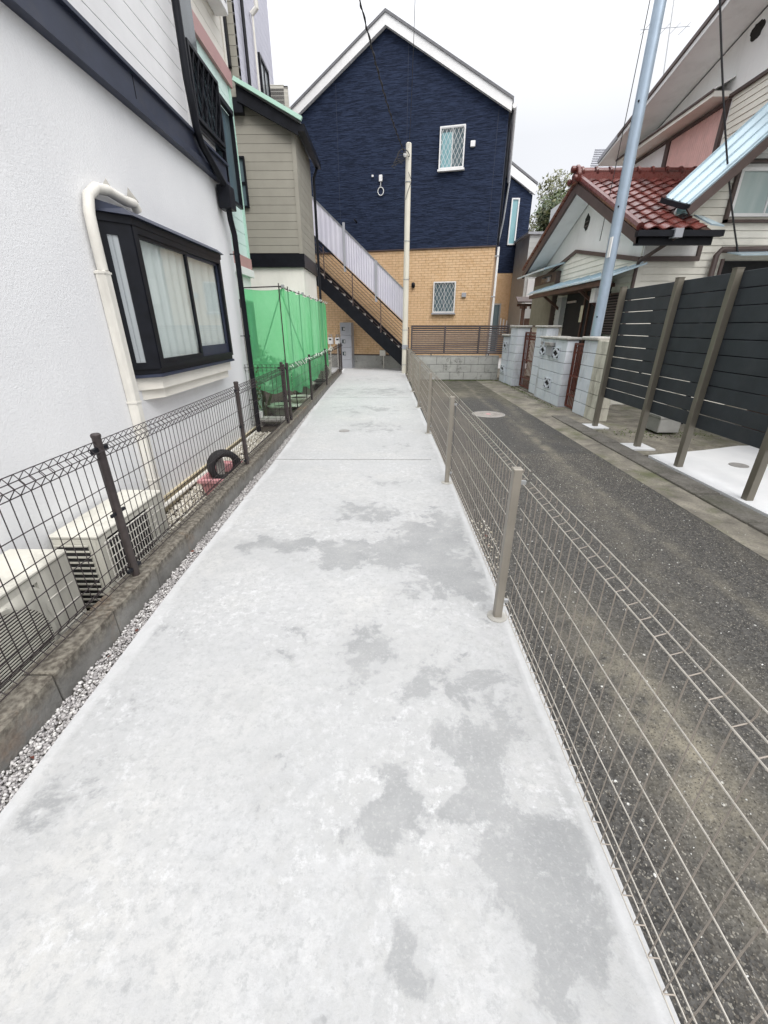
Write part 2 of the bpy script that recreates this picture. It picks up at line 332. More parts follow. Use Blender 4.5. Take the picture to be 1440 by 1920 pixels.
# ---------------------------------------------------------------- geometry helpers
class Fr:
    def __init__(s, ox=0, oy=0, U=(1, 0), Nn=(0, 1)): s.o = (ox, oy); s.U = U; s.N = Nn
    def __call__(s, u, d, z): return (s.o[0]+s.U[0]*u+s.N[0]*d, s.o[1]+s.U[1]*u+s.N[1]*d, z)
W0 = Fr()
def FX(x, sgn): return Fr(x, 0, (0, 1), (sgn, 0))      # wall whose outside is sgn*X, u = world Y
def FY(y): return Fr(0, y, (1, 0), (0, -1))            # wall facing the camera, u = world X
class MB:
    def __init__(s): s.v = []; s.f = []
    def add(s, vs, fs):
        n = len(s.v); s.v += [tuple(p) for p in vs]; s.f += [tuple(n+i for i in f) for f in fs]; return s
    def box(s, a0, a1, b0, b1, z0, z1, fr=W0):
        p = [fr(a, b, z) for z in (z0, z1) for b in (b0, b1) for a in (a0, a1)]
        return s.add(p, [(0, 1, 3, 2), (4, 5, 7, 6), (0, 1, 5, 4), (2, 3, 7, 6), (0, 2, 6, 4), (1, 3, 7, 5)])
    def prism(s, poly, d0, d1, fr=W0, d0t=None):
        """poly of (u,z), extruded between offsets d0 and d1 along the frame normal"""
        n = len(poly); a = [fr(u, d0, z) for u, z in poly]; b = [fr(u, d1, z) for u, z in poly]
        return s.add(a+b, [tuple(range(n)), tuple(range(n, 2*n))]+[(i, (i+1) % n, n+(i+1) % n, n+i) for i in range(n)])
    def flat(s, poly, z0, z1):
        n = len(poly); a = [(x, y, z0) for x, y in poly]; b = [(x, y, z1) for x, y in poly]
        return s.add(a+b, [tuple(range(n)), tuple(range(n, 2*n))]+[(i, (i+1) % n, n+(i+1) % n, n+i) for i in range(n)])
    def slab(s, pts, th):
        """free quad/polygon in 3D given thickness along its normal"""
        P = [Vector(p) for p in pts]; nn = (P[1]-P[0]).cross(P[2]-P[0]).normalized()*th; n = len(P)
        return s.add([p for p in P]+[p+nn for p in P], [tuple(range(n)), tuple(range(n, 2*n))]+[(i, (i+1) % n, n+(i+1) % n, n+i) for i in range(n)])
    def tube(s, pts, r, seg=8, cap=True, r2=None):
        P = [Vector(p) for p in pts]; n0 = len(s.v); k = len(P); prev = None
        for i, p in enumerate(P):
            t = (P[min(i+1, k-1)]-P[max(i-1, 0)]).normalized()
            if prev is None:
                a = Vector((0, 0, 1)) if abs(t.z) < .9 else Vector((1, 0, 0)); x = t.cross(a).normalized()
            else: x = (prev-t*prev.dot(t)).normalized()
            prev = x; y = t.cross(x); rr = r if r2 is None else r+(r2-r)*i/(k-1)
            for j in range(seg):
                a = 2*math.pi*j/seg; s.v.append(tuple(p+x*math.cos(a)*rr+y*math.sin(a)*rr))
        for i in range(k-1):
            for j in range(seg):
                s.f.append((n0+i*seg+j, n0+i*seg+(j+1) % seg, n0+(i+1)*seg+(j+1) % seg, n0+(i+1)*seg+j))
        if cap: s.f.append(tuple(n0+j for j in range(seg))); s.f.append(tuple(n0+(k-1)*seg+j for j in range(seg)))
        return s
    def bar(s, a, b, w, h=None):
        """rectangular bar from a to b"""
        h = h or w; a = Vector(a); b = Vector(b); t = (b-a).normalized()
        x = t.cross(Vector((0, 0, 1)) if abs(t.z) < .95 else Vector((0, 1, 0))).normalized(); y = x.cross(t)
        p = [q+x*sx*w/2+y*sy*h/2 for q in (a, b) for sx, sy in ((-1, -1), (1, -1), (1, 1), (-1, 1))]
        return s.add(p, [(0, 1, 2, 3), (4, 5, 6, 7), (0, 1, 5, 4), (1, 2, 6, 5), (2, 3, 7, 6), (3, 0, 4, 7)])
    def lathe(s, cx, cy, prof, seg=20, cz=0, sx=1, sy=1):
        n0 = len(s.v)
        for r, z in prof:
            for j in range(seg):
                a = 2*math.pi*j/seg; s.v.append((cx+sx*r*math.cos(a), cy+sy*r*math.sin(a), cz+z))
        for i in range(len(prof)-1):
            for j in range(seg): s.f.append((n0+i*seg+j, n0+i*seg+(j+1) % seg, n0+(i+1)*seg+(j+1) % seg, n0+(i+1)*seg+j))
        s.f.append(tuple(n0+j for j in range(seg))); s.f.append(tuple(n0+(len(prof)-1)*seg+j for j in range(seg)))
        return s
    def mesh(s, name, mat, smooth=False, bevel=0):
        me = bpy.data.meshes.new(name); me.from_pydata(s.v, [], s.f)
        bm = bmesh.new(); bm.from_mesh(me); bmesh.ops.recalc_face_normals(bm, faces=bm.faces)
        if bevel: bmesh.ops.bevel(bm, geom=bm.edges[:], offset=bevel, segments=1, affect='EDGES', clamp_overlap=True)
        bm.to_mesh(me); bm.free()
        if smooth:
            me.polygons.foreach_set('use_smooth', [True]*len(me.polygons))
            try: me.set_sharp_from_angle(angle=R(40))
            except Exception: pass
        me.materials.append(MATS[mat]); return me
WP = {}    # world position of each object's origin
def link(name, data, parent=None, pos=(0, 0, 0)):
    o = bpy.data.objects.new(name, data); C.objects.link(o)
    if parent is not None:
        o.parent = parent; w = WP[parent.name]; o.location = (pos[0]-w[0], pos[1]-w[1], pos[2]-w[2])
    else: o.location = pos
    WP[o.name] = tuple(pos); return o
def B(mb, name, mat, parent=None, smooth=False, bevel=0, label=None, kind=None):
    o = link(name, mb.mesh(name, mat, smooth, bevel), parent)
    if label: o['label'] = label
    if kind: o['kind'] = kind
    return o
def tag(o, label, cat, group=None):
    o['label'] = label; o['category'] = cat
    if group: o['group'] = group
    return o
def thing(name, label, cat, pos=(0, 0, 0), group=None): return tag(link(name, None, None, pos), label, cat, group)
def struct(mb, name, mat, parent=None):
    o = B(mb, name, mat, parent)
    if parent is None: o['kind'] = 'structure'
    return o
def bx(*a, fr=W0): return MB().box(*a, fr=fr)
def clip(poly, z, keep_above):
    out = []
    for i in range(len(poly)):
        a, b = poly[i], poly[(i+1) % len(poly)]
        ia = (a[1] >= z) if keep_above else (a[1] <= z); ib = (b[1] >= z) if keep_above else (b[1] <= z)
        if ia: out.append(a)
        if ia != ib:
            t = (z-a[1])/(b[1]-a[1]); out.append((a[0]+(b[0]-a[0])*t, z))
    return out
def rows(fr, poly, h, gap, th, mat, parent, name='board', lap=0, joined=False, z0=None, d=0):
    """horizontal boards clipped to a convex wall outline"""
    zs = [p[1] for p in poly]; z = z0 if z0 is not None else min(zs); J = MB()
    while z < max(zs)-.01:
        q = clip(clip(poly, z+gap, True), z+h, False)
        if len(q) > 2:
            m = J if joined else MB()
            if lap:
                n = len(q); f = lambda zz: d+th+lap*(1-(zz-z)/h)
                m.add([fr(u, d, zz) for u, zz in q]+[fr(u, f(zz), zz) for u, zz in q],
                      [tuple(range(n)), tuple(range(n, 2*n))]+[(i, (i+1) % n, n+(i+1) % n, n+i) for i in range(n)])
            else: m.prism(q, d, d+th, fr)
            if not joined: B(m, name, mat, parent)
        z += h
    if joined: return B(J, name, mat, parent, kind='stuff')
def window(fr, u0, u1, z0, z1, parent, fmat='white_trim', pmat='pane_pale', fw=.04, dd=.04, mull=(), name='window', sill=None):
    m = MB(); m.box(u0, u1, 0, dd, z0, z0+fw, fr=fr); m.box(u0, u1, 0, dd, z1-fw, z1, fr=fr)
    m.box(u0, u0+fw, 0, dd, z0+fw, z1-fw, fr=fr); m.box(u1-fw, u1, 0, dd, z0+fw, z1-fw, fr=fr)
    w = B(m, name, fmat, parent)
    us = [u0+fw]+list(mull)+[u1-fw]
    for q in mull: B(bx(q-.012, q+.012, 0, dd*.8, z0+fw, z1-fw, fr=fr), 'mullion', fmat, w)
    for a, b in zip(us[:-1], us[1:]): B(bx(a, b, 0, dd*.35, z0+fw, z1-fw, fr=fr), 'pane', pmat, w)
    if sill: B(bx(u0-.02, u1+.02, 0, dd+.05, z0-.03, z0-.001, fr=fr), 'sill', sill, w)
    return w
def lattice(fr, u0, u1, z0, z1, parent, mat, nx=6, d=.08, r=.007):
    pu = (u1-u0)/nx; ps = pu*2.0; m = MB()
    m.box(u0-.02, u1+.02, d-.012, d+.012, z0-.02, z0+.012, fr=fr); m.box(u0-.02, u1+.02, d-.012, d+.012, z1-.012, z1+.02, fr=fr)
    m.box(u0-.02, u0+.01, d-.012, d+.012, z0+.012, z1-.012, fr=fr); m.box(u1-.01, u1+.02, d-.012, d+.012, z0+.012, z1-.012, fr=fr)
    H = z1-z0; k = ps/pu
    g = B(m, 'grille', mat, parent)
    for sgn in (1, -1):
        c = -H/k
        while c < (u1-u0):
            # line u = c + s, z = k*s
            s0 = max(0, -c); s1 = min(H/k, (u1-u0)-c)
            if s1-s0 > .02:
                a = (c+s0, k*s0); b = (c+s1, k*s1)
                if sgn < 0: a = (u1-u0-a[0], a[1]); b = (u1-u0-b[0], b[1])
                dd = d+sgn*.004
                B(MB().bar(fr(u0+a[0], dd, z0+a[1]), fr(u0+b[0], dd, z0+b[1]), r*2, .006), 'grille_bar', mat, g)
            c += pu
    return g
def arr(me, **k): pass

# ================================================================ THE SETTING
def grid(name, mat, xf0, xf1, ys, nx, z, attrs, thick=0):
    """sheet whose left/right edges follow xf0(y), xf1(y); float attributes computed per vertex"""
    V = []; F = []
    for y in ys:
        a, b = xf0(y), xf1(y)
        for i in range(nx+1): V.append((a+(b-a)*i/nx, y, z))
    for j in range(len(ys)-1):
        for i in range(nx):
            q = j*(nx+1)+i; F.append((q, q+1, q+nx+2, q+nx+1))
    if thick:
        n = len(V); loop = [i for i in range(nx+1)]+[j*(nx+1)+nx for j in range(1, len(ys))]+[(len(ys)-1)*(nx+1)+i for i in range(nx-1, -1, -1)]+[j*(nx+1) for j in range(len(ys)-2, 0, -1)]
        V += [(V[i][0], V[i][1], z-thick) for i in loop]
        F += [(loop[(k+1) % len(loop)], loop[k], n+k, n+(k+1) % len(loop)) for k in range(len(loop))]
    me = bpy.data.meshes.new(name); me.from_pydata(V, [], F)
    for an, fn in attrs.items():
        at = me.attributes.new(an, 'FLOAT', 'POINT'); at.data.foreach_set('value', [fn(v[0], v[1]) for v in V])
    me.materials.append(MATS[mat]); me.update(); return me
def interp(tab):
    ys = [t[0] for t in tab]; xs = [t[1] for t in tab]
    return lambda y: float(np.interp(y, ys, xs))
left_edge = interp([(-2, -1.19), (.8, -1.195), (2, -1.235), (4.5, -1.26), (8.2, -1.375), (14.3, -1.50), (16, -1.50)])
right_edge = interp([(-2, .635), (3, .642), (4.2, .63), (9.3, .585), (13, .56), (16, .56)])
kerb_x = lambda y: -1.295-.0115*y
# base ground under everything out to the horizon
gm = MB().add([(-300, -200, -.34), (300, -200, -.34), (300, 500, -.34), (-300, 500, -.34)], [(0, 1, 2, 3)])
struct(gm, 'ground', 'dark_kerb')
# damp stains of the path: (x, y, rx, ry, strength)
BLOBS = [(-0.075, 1.448, 0.112, 0.173, 1), (0.143, 1.238, 0.088, 0.07, 0.9), (0.378, 1.279, 0.2, 0.168, 0.62), (0.321, 1.032, 0.184, 0.131, 0.8), (0.034, 0.841, 0.062, 0.103, 1), (-0.02, 0.727, 0.082, 0.059, 1), (0.181, 0.784, 0.116, 0.04, 0.95), (0.321, 0.889, 0.074, 0.097, 0.8), (0.486, 0.74, 0.128, 0.069, 0.9), (0.54, 0.624, 0.087, 0.114, 1), (0.395, 0.596, 0.122, 0.069, 0.9), (0.289, 0.647, 0.074, 0.05, 0.75), (0.42, 0.495, 0.081, 0.082, 1), (0.38, 0.399, 0.051, 0.049, 0.9), (0.037, 0.466, 0.039, 0.057, 1), (0.082, 0.407, 0.034, 0.029, 0.9), (-0.13, 0.365, 0.04, 0.019, 0.8), (0.354, 1.456, 0.122, 0.135, 0.45), (-0.353, 0.943, 0.033, 0.065, 0.85), (-0.504, 1.458, 0.064, 0.04, 0.6), (-0.584, 1.177, 0.034, 0.025, 0.6), (-0.438, 1.623, 0.059, 0.064, 0.6), (-0.694, 2.494, 0.478, 0.107, 0.9), (0.026, 2.389, 0.496, 0.169, 0.85), (0.339, 2.547, 0.371, 0.28, 0.8), (-0.154, 3.027, 0.267, 0.166, 0.7), (0.372, 2.208, 0.264, 0.284, 0.8), (0.406, 1.96, 0.186, 0.258, 0.7), (0.381, 2.936, 0.377, 0.217, 0.6), (-0.354, 2.226, 0.168, 0.089, 0.6), (-1.038, 1.199, 0.189, 0.303, 0.3), (-1.066, 0.865, 0.139, 0.188, 0.3), (-1.127, 1.641, 0.185, 0.238, 0.28), (0.072, 3.735, 0.359, 0.178, 0.3), (-0.21, 6.16, 0.479, 0.359, 0.5), (-0.35, 7.545, 0.768, 0.468, 0.5), (-0.08, 9.742, 0.73, 0.752, 0.6), (-1.054, 9.723, 0.487, 0.667, 0.4), (-0.398, 12.095, 0.747, 0.882, 0.4), (0.223, 4.979, 0.329, 0.294, 0.35)]
def warp(x, y):
    k = .6+.25*min(y, 4)
    return (x+k*(.022*math.sin(21*y+3*x)+.014*math.sin(47*y-29*x+1)+.008*math.sin(90*x+61*y)), y+k*(.026*math.sin(19*x+5*y+2)+.015*math.sin(43*x+31*y)+.008*math.sin(97*y-53*x)))
def damp(x, y):
    v = 0; x0, y0 = x, y; x, y = warp(x, y)
    for bx_, by, rx, ry, s in BLOBS:
        q = ((x-bx_)/rx)**2+((y-by)/ry)**2
        if q < 6: v = max(v, s*math.exp(-q*.75)*1.05)+.25*min(v, s*math.exp(-q*.75))
    e = min(abs(x0-left_edge(y0)), abs(x0-right_edge(y0)))
    return min(v, 1.05)-.35*math.exp(-(e/.05)**2)
def halo(x, y):
    v = 0
    for bx_, by, rx, ry, s in BLOBS:
        q = ((x-bx_)/(rx+.06))**2+((y-by)/(ry+.06))**2
        if q < 14: v = max(v, s*math.exp(-q*.22))
    return v
def margin(x, y):
    e = min(abs(x-left_edge(y)), abs(x-right_edge(y))); w = .045+.012*math.sin(y*5)
    return (1 if e < w else max(0, 1-(e-w)/.012))*.8
path = struct(MB().add([(-1.6, -2, -.03), (.55, -2, -.03), (.5, 16, -.03), (-1.6, 16, -.03)], [(0, 1, 2, 3)]), 'path', 'dark_inside')
inner = lambda y: right_edge(y)-.13
for y0, y1, nx, st in ((-1.2, 4.466, 64, .03), (4.490, 8.862, 40, .06), (8.880, 15.6, 24, .12)):
    ys = list(np.arange(y0, y1, st))+[y1]
    link('slab', grid('slab', 'concrete_path', left_edge, inner, ys, nx, 0, {'damp': damp, 'margin': margin, 'halo': halo}, .06), path)
ys = list(np.arange(-1.2, 15.6, .05))+[15.6]
link('edge_strip', grid('edge_strip', 'concrete_path', inner, right_edge, ys, 6, 0, {'damp': damp, 'margin': margin, 'halo': halo}, .06), path)
# asphalt lane
def moss(x, y): return max(0, min(1, (y-7.6)/2.2))*.75+(.35 if x > 2.3 else 0)+.15*math.exp(-((x-.75)/.12)**2)
def wear(x, y):
    a = math.exp(-((x-(2.0+.02*math.sin(y*1.3)))/.05)**2)*.55*(1 if y > 1.5 else .4)
    b = math.exp(-((x-1.04-.03*math.sin(y*2))/.15)**2)*max(0, 1-abs(y-1.1)/1.2)*1.3
    c = math.exp(-((x-1.55-.12*(y-1.4))/.10)**2)*.35
    d = math.exp(-((y-9.6)/.5)**2-((x-1.5)/.5)**2)*.8
    return min(1, a+b+c+d)
ys = list(np.arange(-2, 12.5, .06))
road = link('road', grid('road', 'asphalt', lambda y: right_edge(y)-.04, lambda y: 2.52, ys, 36, -.035, {'moss': moss, 'wear': wear}))
road['kind'] = 'structure'
gut = struct(MB().add([(2.52, -2, -.034), (2.80, -2, -.034), (2.95, 12.5, -.034), (2.5, 12.5, -.034)], [(0, 1, 2, 3)]), 'gutter', 'old_concrete')
# kerb stones between gutter and yard, each stone with joints
kst = struct(bx(2.80, 3.04, -2, 6.7, -.1, -.042), 'pavement', 'dark_kerb')
y = -1.9
while y < 6.5:
    B(bx(2.795, 3.035, y+.006, y+.594, -.06, -.012+random.uniform(-.003, .003)), 'kerb_stone', 'dark_kerb', kst, bevel=.006); y += .6
struct(MB().add([(2.7, 6.6, -.030), (3.35, 6.6, -.030), (3.2, 12.6, -.030), (2.6, 12.6, -.030)], [(0, 1, 2, 3)]), 'verge', 'old_concrete')
struct(MB().flat([(3.04, 4.78), (9, 4.78), (9, 14), (3.3, 14), (3.3, 6.6), (3.04, 6.6)], -.06, -.026), 'yard', 'old_concrete')
struct(MB().flat([(3.075, -2), (9, -2), (9, 5.4), (4.45, 5.15), (3.9, 4.95), (3.075, 4.72)], -.05, -.012), 'patio', 'new_concrete')
for yy in (6.27, 5.11): struct(bx(3.02, 3.30, yy-.15, yy+.15, -.03, -.008), 'footing', 'new_concrete')
# inner strip behind the left kerb (soil, pebbles)
struct(MB().flat([(-2.1, -2), (-1.38, -2), (-1.45, 6.0), (-2.1, 6.0)], -.33, -.30), 'side_strip', 'soil')
struct(MB().add([(-2.0, 2.92, -.20), (-1.40, 2.92, -.17), (-1.42, 4.2, -.07), (-2.0, 4.2, -.10), (-2.0, 6.0, -.08), (-1.44, 6.0, -.05)], [(0, 1, 2, 3), (3, 2, 5, 4)]), 'pebble_bed', 'soil')
struct(MB().flat([(-7, 6.0), (-1.45, 6.0), (-1.55, 14.2), (-7, 14.2)], -.3, -.06), 'garden', 'soil')
struct(MB().flat([(-8, 14.2), (-1.5, 14.2), (-1.5, 15.62), (6, 15.62), (6, 22), (-8, 22)], -.3, -.012), 'forecourt', 'new_concrete')
struct(MB().flat([(-.1+.66, 12.6), (9, 12.6), (9, 26), (.56, 26)], -.3, -.02), 'courtyard', 'old_concrete')

# stones: numpy built stone mass
ICO_V = None
def stones(name, pts, sizes, mat, parent=None, kindtag=True, flatn=.7, octa=False):
    global ICO_V
    bm = bmesh.new(); bmesh.ops.create_icosphere(bm, subdivisions=1, radius=1)
    V = np.array([v.co[:] for v in bm.verts]); F = np.array([[v.index for v in f.verts] for f in bm.faces]); bm.free()
    if octa: V = np.array([(1, 0, 0), (0, 1, 0), (-1, 0, 0), (0, -1, 0), (0, 0, 1.)]); F = np.array([(0, 1, 4), (1, 2, 4), (2, 3, 4), (3, 0, 4)])
    n = len(pts); nv = len(V)
    allv = np.empty((n, nv, 3)); jit = rng.uniform(.65, 1.25, (n, nv, 1))
    ang = rng.uniform(0, 6.28, n); ca, sa = np.cos(ang), np.sin(ang)
    P = V[None]*jit*np.stack([rng.uniform(.7, 1.3, n), rng.uniform(.6, 1, n), rng.uniform(.4, .9, n)*flatn/.7], 1)[:, None, :]
    x = P[..., 0]*ca[:, None]-P[..., 1]*sa[:, None]; yv = P[..., 0]*sa[:, None]+P[..., 1]*ca[:, None]
    tilt = rng.uniform(-.6, .6, n); z = P[..., 2]+x*np.sin(tilt)[:, None]
    allv = np.stack([x, yv, z], 2)*np.array(sizes)[:, None, None]+np.array(pts)[:, None, :]
    fs = (F[None]+np.arange(n)[:, None, None]*nv).reshape(-1, 3)
    me = bpy.data.meshes.new(name); me.vertices.add(n*nv); me.vertices.foreach_set('co', allv.reshape(-1))
    me.loops.add(len(fs)*3); me.loops.foreach_set('vertex_index', fs.reshape(-1).astype(np.int32))
    me.polygons.add(len(fs)); me.polygons.foreach_set('loop_start', np.arange(0, len(fs)*3, 3, dtype=np.int32)); me.polygons.foreach_set('loop_total', np.full(len(fs), 3, dtype=np.int32))
    me.update(); at = me.attributes.new('tone', 'FLOAT', 'POINT'); at.data.foreach_set('value', np.repeat(rng.uniform(0, 1, n), nv))
    me.materials.append(MATS[mat]); o = link(name, me, parent)
    if kindtag: o['kind'] = 'stuff'
    return o
def stonemat(nm, a, b, c):
    t = NT(nm); at = t.n('ShaderNodeAttribute', attribute_name='tone').outputs['Fac']
    r = t.n('ShaderNodeValToRGB'); t.l(at, r.inputs[0]); e = r.color_ramp.elements
    e[0].color = (*a, 1); e[1].color = (*c, 1); e.new(.55).color = (*b, 1)
    t.fin(t.mix(t.rng(t.noise(90, 3), .3, .7, 0, .3), r.outputs[0], tuple(v*.7 for v in b)), .8)
stonemat('gravel_stone', (.26, .25, .25), (.42, .40, .395), (.72, .71, .69))
stonemat('pebble_stone', (.30, .27, .21), (.50, .47, .40), (.78, .76, .70))
stonemat('asphalt_grain', (.024, .021, .018), (.095, .085, .070), (.27, .255, .22))
stonemat('asphalt_chip', (.20, .20, .19), (.45, .45, .43), (.85, .85, .82))
pts = []; sz = []
for i in range(21000):
    y = 14.2*rng.random()**1.9-.3
    a, b = kerb_x(y)+.004, left_edge(y)-.003
    if b-a < .012: continue
    pts.append((rng.uniform(a, b), y, rng.uniform(-.03, -.004))); sz.append(rng.uniform(.004, .0095)*(1+max(0, y-5)*.06))
g = stones('gravel', pts, sz, 'gravel_stone'); tag(g, 'strip of pale grey gravel between dark kerb and concrete path', 'gravel')
struct(MB().flat([(-1.5, -2), (-1.15, -2), (-1.22, 6), (-1.45, 14), (-1.6, 14)], -.06, -.028), 'gravel_bed', 'dark_kerb')
pts = []; sz = []
for i in range(5200):
    y = rng.uniform(2.93, 6.0); zb = np.interp(y, [2.92, 4.2, 6], [-.185, -.085, -.065]); pts.append((rng.uniform(-1.96, -1.45), y, zb+rng.uniform(-.005, .01))); sz.append(rng.uniform(.010, .022))
g = stones('pebbles', pts, sz, 'pebble_stone'); tag(g, 'cream and white pebbles along the foot of the white stucco wall', 'pebbles')
n_ = 90000; yy_ = .25+4.6*rng.random(n_)**1.7; xx_ = rng.uniform(.66, 2.5, n_)
keep = (xx_ < yy_*1.15+.75); xx_, yy_ = xx_[keep], yy_[keep]
sg = rng.uniform(.0022, .0052, len(xx_))*(1+.25*np.maximum(0, yy_-1.5))
pp = np.stack([xx_, yy_, np.full(len(xx_), -.0355)], 1)
g = stones('asphalt_grain', pp, sg, 'asphalt_grain', octa=True, flatn=.5); tag(g, 'tightly packed dark stone grains of the near asphalt surface', 'grit')
pts = []; sz = []
for i in range(1100):
    y = rng.uniform(.2, 5)**1.0; x = .68+abs(rng.normal(0, .75)) if i % 3 else rng.uniform(.68, 2.7)
    if x > 2.75: continue
    pts.append((x, y, -.034)); sz.append(rng.uniform(.0014, .0040))
g = stones('grit', pts, sz, 'asphalt_chip'); tag(g, 'loose white grit scattered over the asphalt lane', 'grit')
pts = []; sz = []
for i in range(70):
    y = rng.uniform(2.2, 3.0); pts.append((rng.uniform(.66, .78), y, -.03)); sz.append(rng.uniform(.004, .012))
g = stones('rubble', pts, sz, 'pebble_stone'); tag(g, 'small heap of tan rubble at the edge of the path under the mesh', 'rubble')

# round covers
def cover(x, y, r, z, mat, label, cat='cover', ring=True):
    t = thing('manhole_cover' if r > .15 else 'floor_drain', label, cat, (x, y, z))
    B(MB().lathe(x, y, [(r, 0), (r, .004), (r*.97, .006)], 32, z), 'plate', mat, t)
    if ring:
        m = MB(); 
        for rr in (r*1.10,): 
            n = 32; vs = []; 
            for j in range(n):
                a = 2*math.pi*j/n; vs += [(x+r*1.015*math.cos(a), y+r*1.015*math.sin(a), z+.005), (x+rr*math.cos(a), y+rr*math.sin(a), z+.005), (x+rr*math.cos(a), y+rr*math.sin(a), z-.005)]
            m.add(vs, [(3*j, 3*j+1, 3*((j+1) % n)+1, 3*((j+1) % n)) for j in range(n)]+[(3*j+1, 3*j+2, 3*((j+1) % n)+2, 3*((j+1) % n)+1) for j in range(n)])
        B(m, 'ring', 'cover_iron', t)
    if r > .15:
        m = MB().lathe(x, y, [(r*.16, .006), (r*.15, .010)], 16, z)
        B(m, 'badge', 'pink_plastic', t)
        m = MB()
        for j in range(12):
            a = 2*math.pi*j/12; m.bar((x+r*.35*math.cos(a), y+r*.35*math.sin(a), z+.007), (x+r*.8*math.cos(a), y+r*.8*math.sin(a), z+.007), .012, .004)
        B(m, 'rib', 'cover_pink', t)
    return t
cover(1.76, 7.27, .26, -.034, 'cover_pink', 'round pinkish manhole cover with iron ring in the asphalt lane')
cover(-.62, 5.86, .075, .001, 'cover_iron', 'small round grey drain cap set in the middle slab of the path', ring=False)
cover(3.83, 4.33, .09, -.011, 'cover_iron', 'small round grey drain cap set in the white concrete patio', ring=False)

# ================================================================ LEFT KERB WALL AND FENCES
kw = thing('kerb_wall', 'low stained concrete block kerb wall carrying the dark mesh fence', 'wall', (-1.4, 0, 0))
y = -1.6; L_ = .4
while y < 13.75:
    y2 = min(y+L_, 13.8); a, b = y+.003, y2-.003; top = .13+random.uniform(-.002, .002)
    B(MB().flat([(kerb_x(a), a), (kerb_x(b), b), (kerb_x(b)-.125, b), (kerb_x(a)-.125, a)], -.33, top), 'block', 'kerb_block', kw, bevel=.006)
    y += L_
B(MB().flat([(kerb_x(-1.6)-.01, -1.6), (kerb_x(13.7)-.01, 13.7), (kerb_x(13.7)-.115, 13.7), (kerb_x(-1.6)-.115, -1.6)], -.33, .118), 'mortar_core', 'dark_kerb', kw)

def fence_x(y): return -1.372-.0035*y
def roll_fence(name, label, a, b, z0, z1, posts, pmat, wmat, step=.05, prad=.020, hz=(.14, .27, .40, .53)):
    """mesh fence with rolled top and bottom; a, b ground points; posts = fractions along"""
    t = thing(name, label, 'fence', (a[0], a[1], z0))
    A = Vector((a[0], a[1], 0)); Bv = Vector((b[0], b[1], 0)); Ln = (Bv-A).length; T = (Bv-A)/Ln; Nn = Vector((-T.y, T.x, 0))
    rr = .034
    prof = [(0, .03), (.026, .055), (0, .085), (0, z1-z0-.10), (rr, z1-z0-.058), (0, z1-z0-.018), (-rr, z1-z0-.058), (0, z1-z0-.10)]
    vm = MB().tube([tuple(Nn*d+Vector((0, 0, z))) for d, z in prof], .0021, 5).mesh('vertical_wire', wmat, True)
    n = int(Ln/step)
    for i in range(n):
        p = A+T*(i+.5)*step
        if any(abs((p-A).length-f) < .03 for f in posts): continue
        link('vertical_wire', vm, t, (p.x, p.y, z0))
    hs = [(.026, .055), (0, .03), (0, .087)]+[(0.004, q) for q in hz]+[(0, z1-z0-.10), (rr, z1-z0-.058), (0, z1-z0-.018), (-rr, z1-z0-.058)]
    ends = sorted(set([0]+[f for f in posts]+[Ln]))
    for s0, s1 in zip(ends[:-1], ends[1:]):
        if s1-s0 < .1: continue
        for d, z in hs:
            p0 = A+T*s0+Nn*d; p1 = A+T*s1+Nn*d
            B(MB().tube([(p0.x, p0.y, z0+z), (p1.x, p1.y, z0+z)], .0023, 5), 'horizontal_wire', wmat, t)
    for f in posts:
        p = A+T*f
        o = B(MB().lathe(p.x, p.y, [(prad, 0), (prad, z1-z0), (prad*1.12, z1-z0+.001), (prad*1.12, z1-z0+.012), (prad*.8, z1-z0+.018)], 14, z0), 'post', pmat, t, smooth=True)
        for zz in (.05, .38, z1-z0-.06):
            for sgn in (-1, 1):
                q = p+T*sgn*(prad+.018); m = MB().bar((q.x-T.x*.018, q.y-T.y*.018, z0+zz), (q.x+T.x*.018, q.y+T.y*.018, z0+zz), .016 if zz != .38 else .010, .026 if zz > .4 else .016)
                B(m, 'clip', 'black_metal', o)
    return t
roll_fence('mesh_fence', 'dark brown wire mesh fence beside the air conditioners and white stucco wall', (fence_x(-.9), -.9), (fence_x(5.80), 5.80), .125, .895, [.8, 2.81, 4.80, 6.68], 'brown_post', 'brown_wire')
roll_fence('mesh_fence', 'dark brown wire mesh fence along the garden with green netting tied to it', (fence_x(6.0), 5.96), (fence_x(13.7), 13.7), .125, .895, [.03, 1.85, 3.95, 6.9, 7.5], 'brown_post', 'brown_wire', step=.075)
roll_fence('mesh_fence', 'short cross piece of dark mesh fence running from path to white wall corner', (-1.42, 6.05), (-2.02, 6.05), .0, .90, [.06], 'brown_post', 'brown_wire', step=.06)

# ================================================================ RIGHT MESH FENCE
rf = thing('mesh_fence', 'taupe wire mesh fence with square posts on the right edge of the path', 'fence', (.575, 0, 0))
PX = .572; MX = PX+.035
py = [-.27+2.0*i for i in range(7)]+[13.25]
for y in py:
    pz = 0 if y < 12 else 0
    o = B(bx(PX-.019, PX+.019, y-.021, y+.021, 0, .80), 'post', 'taupe_metal', rf, bevel=.003)
    B(bx(PX-.021, PX+.021, y-.023, y+.023, .80, .806), 'post_cap', 'taupe_metal', o, bevel=.002)
    m = MB().lathe(PX, y, [(.052, .001), (.05, .006), (.036, .010)], 18); B(m, 'collar', 'cap_stone', o)
    m = MB()
    for z in (.10, .74): m.box(PX+.012, PX+.045, y-.008, y+.008, z-.008, z+.008)
    B(m, 'bracket', 'steel_grey', o)
prof = [(.030, .035), (.0, .040), (0, .07), (0, .735), (.024, .744), (.031, .760), (.030, .785)]
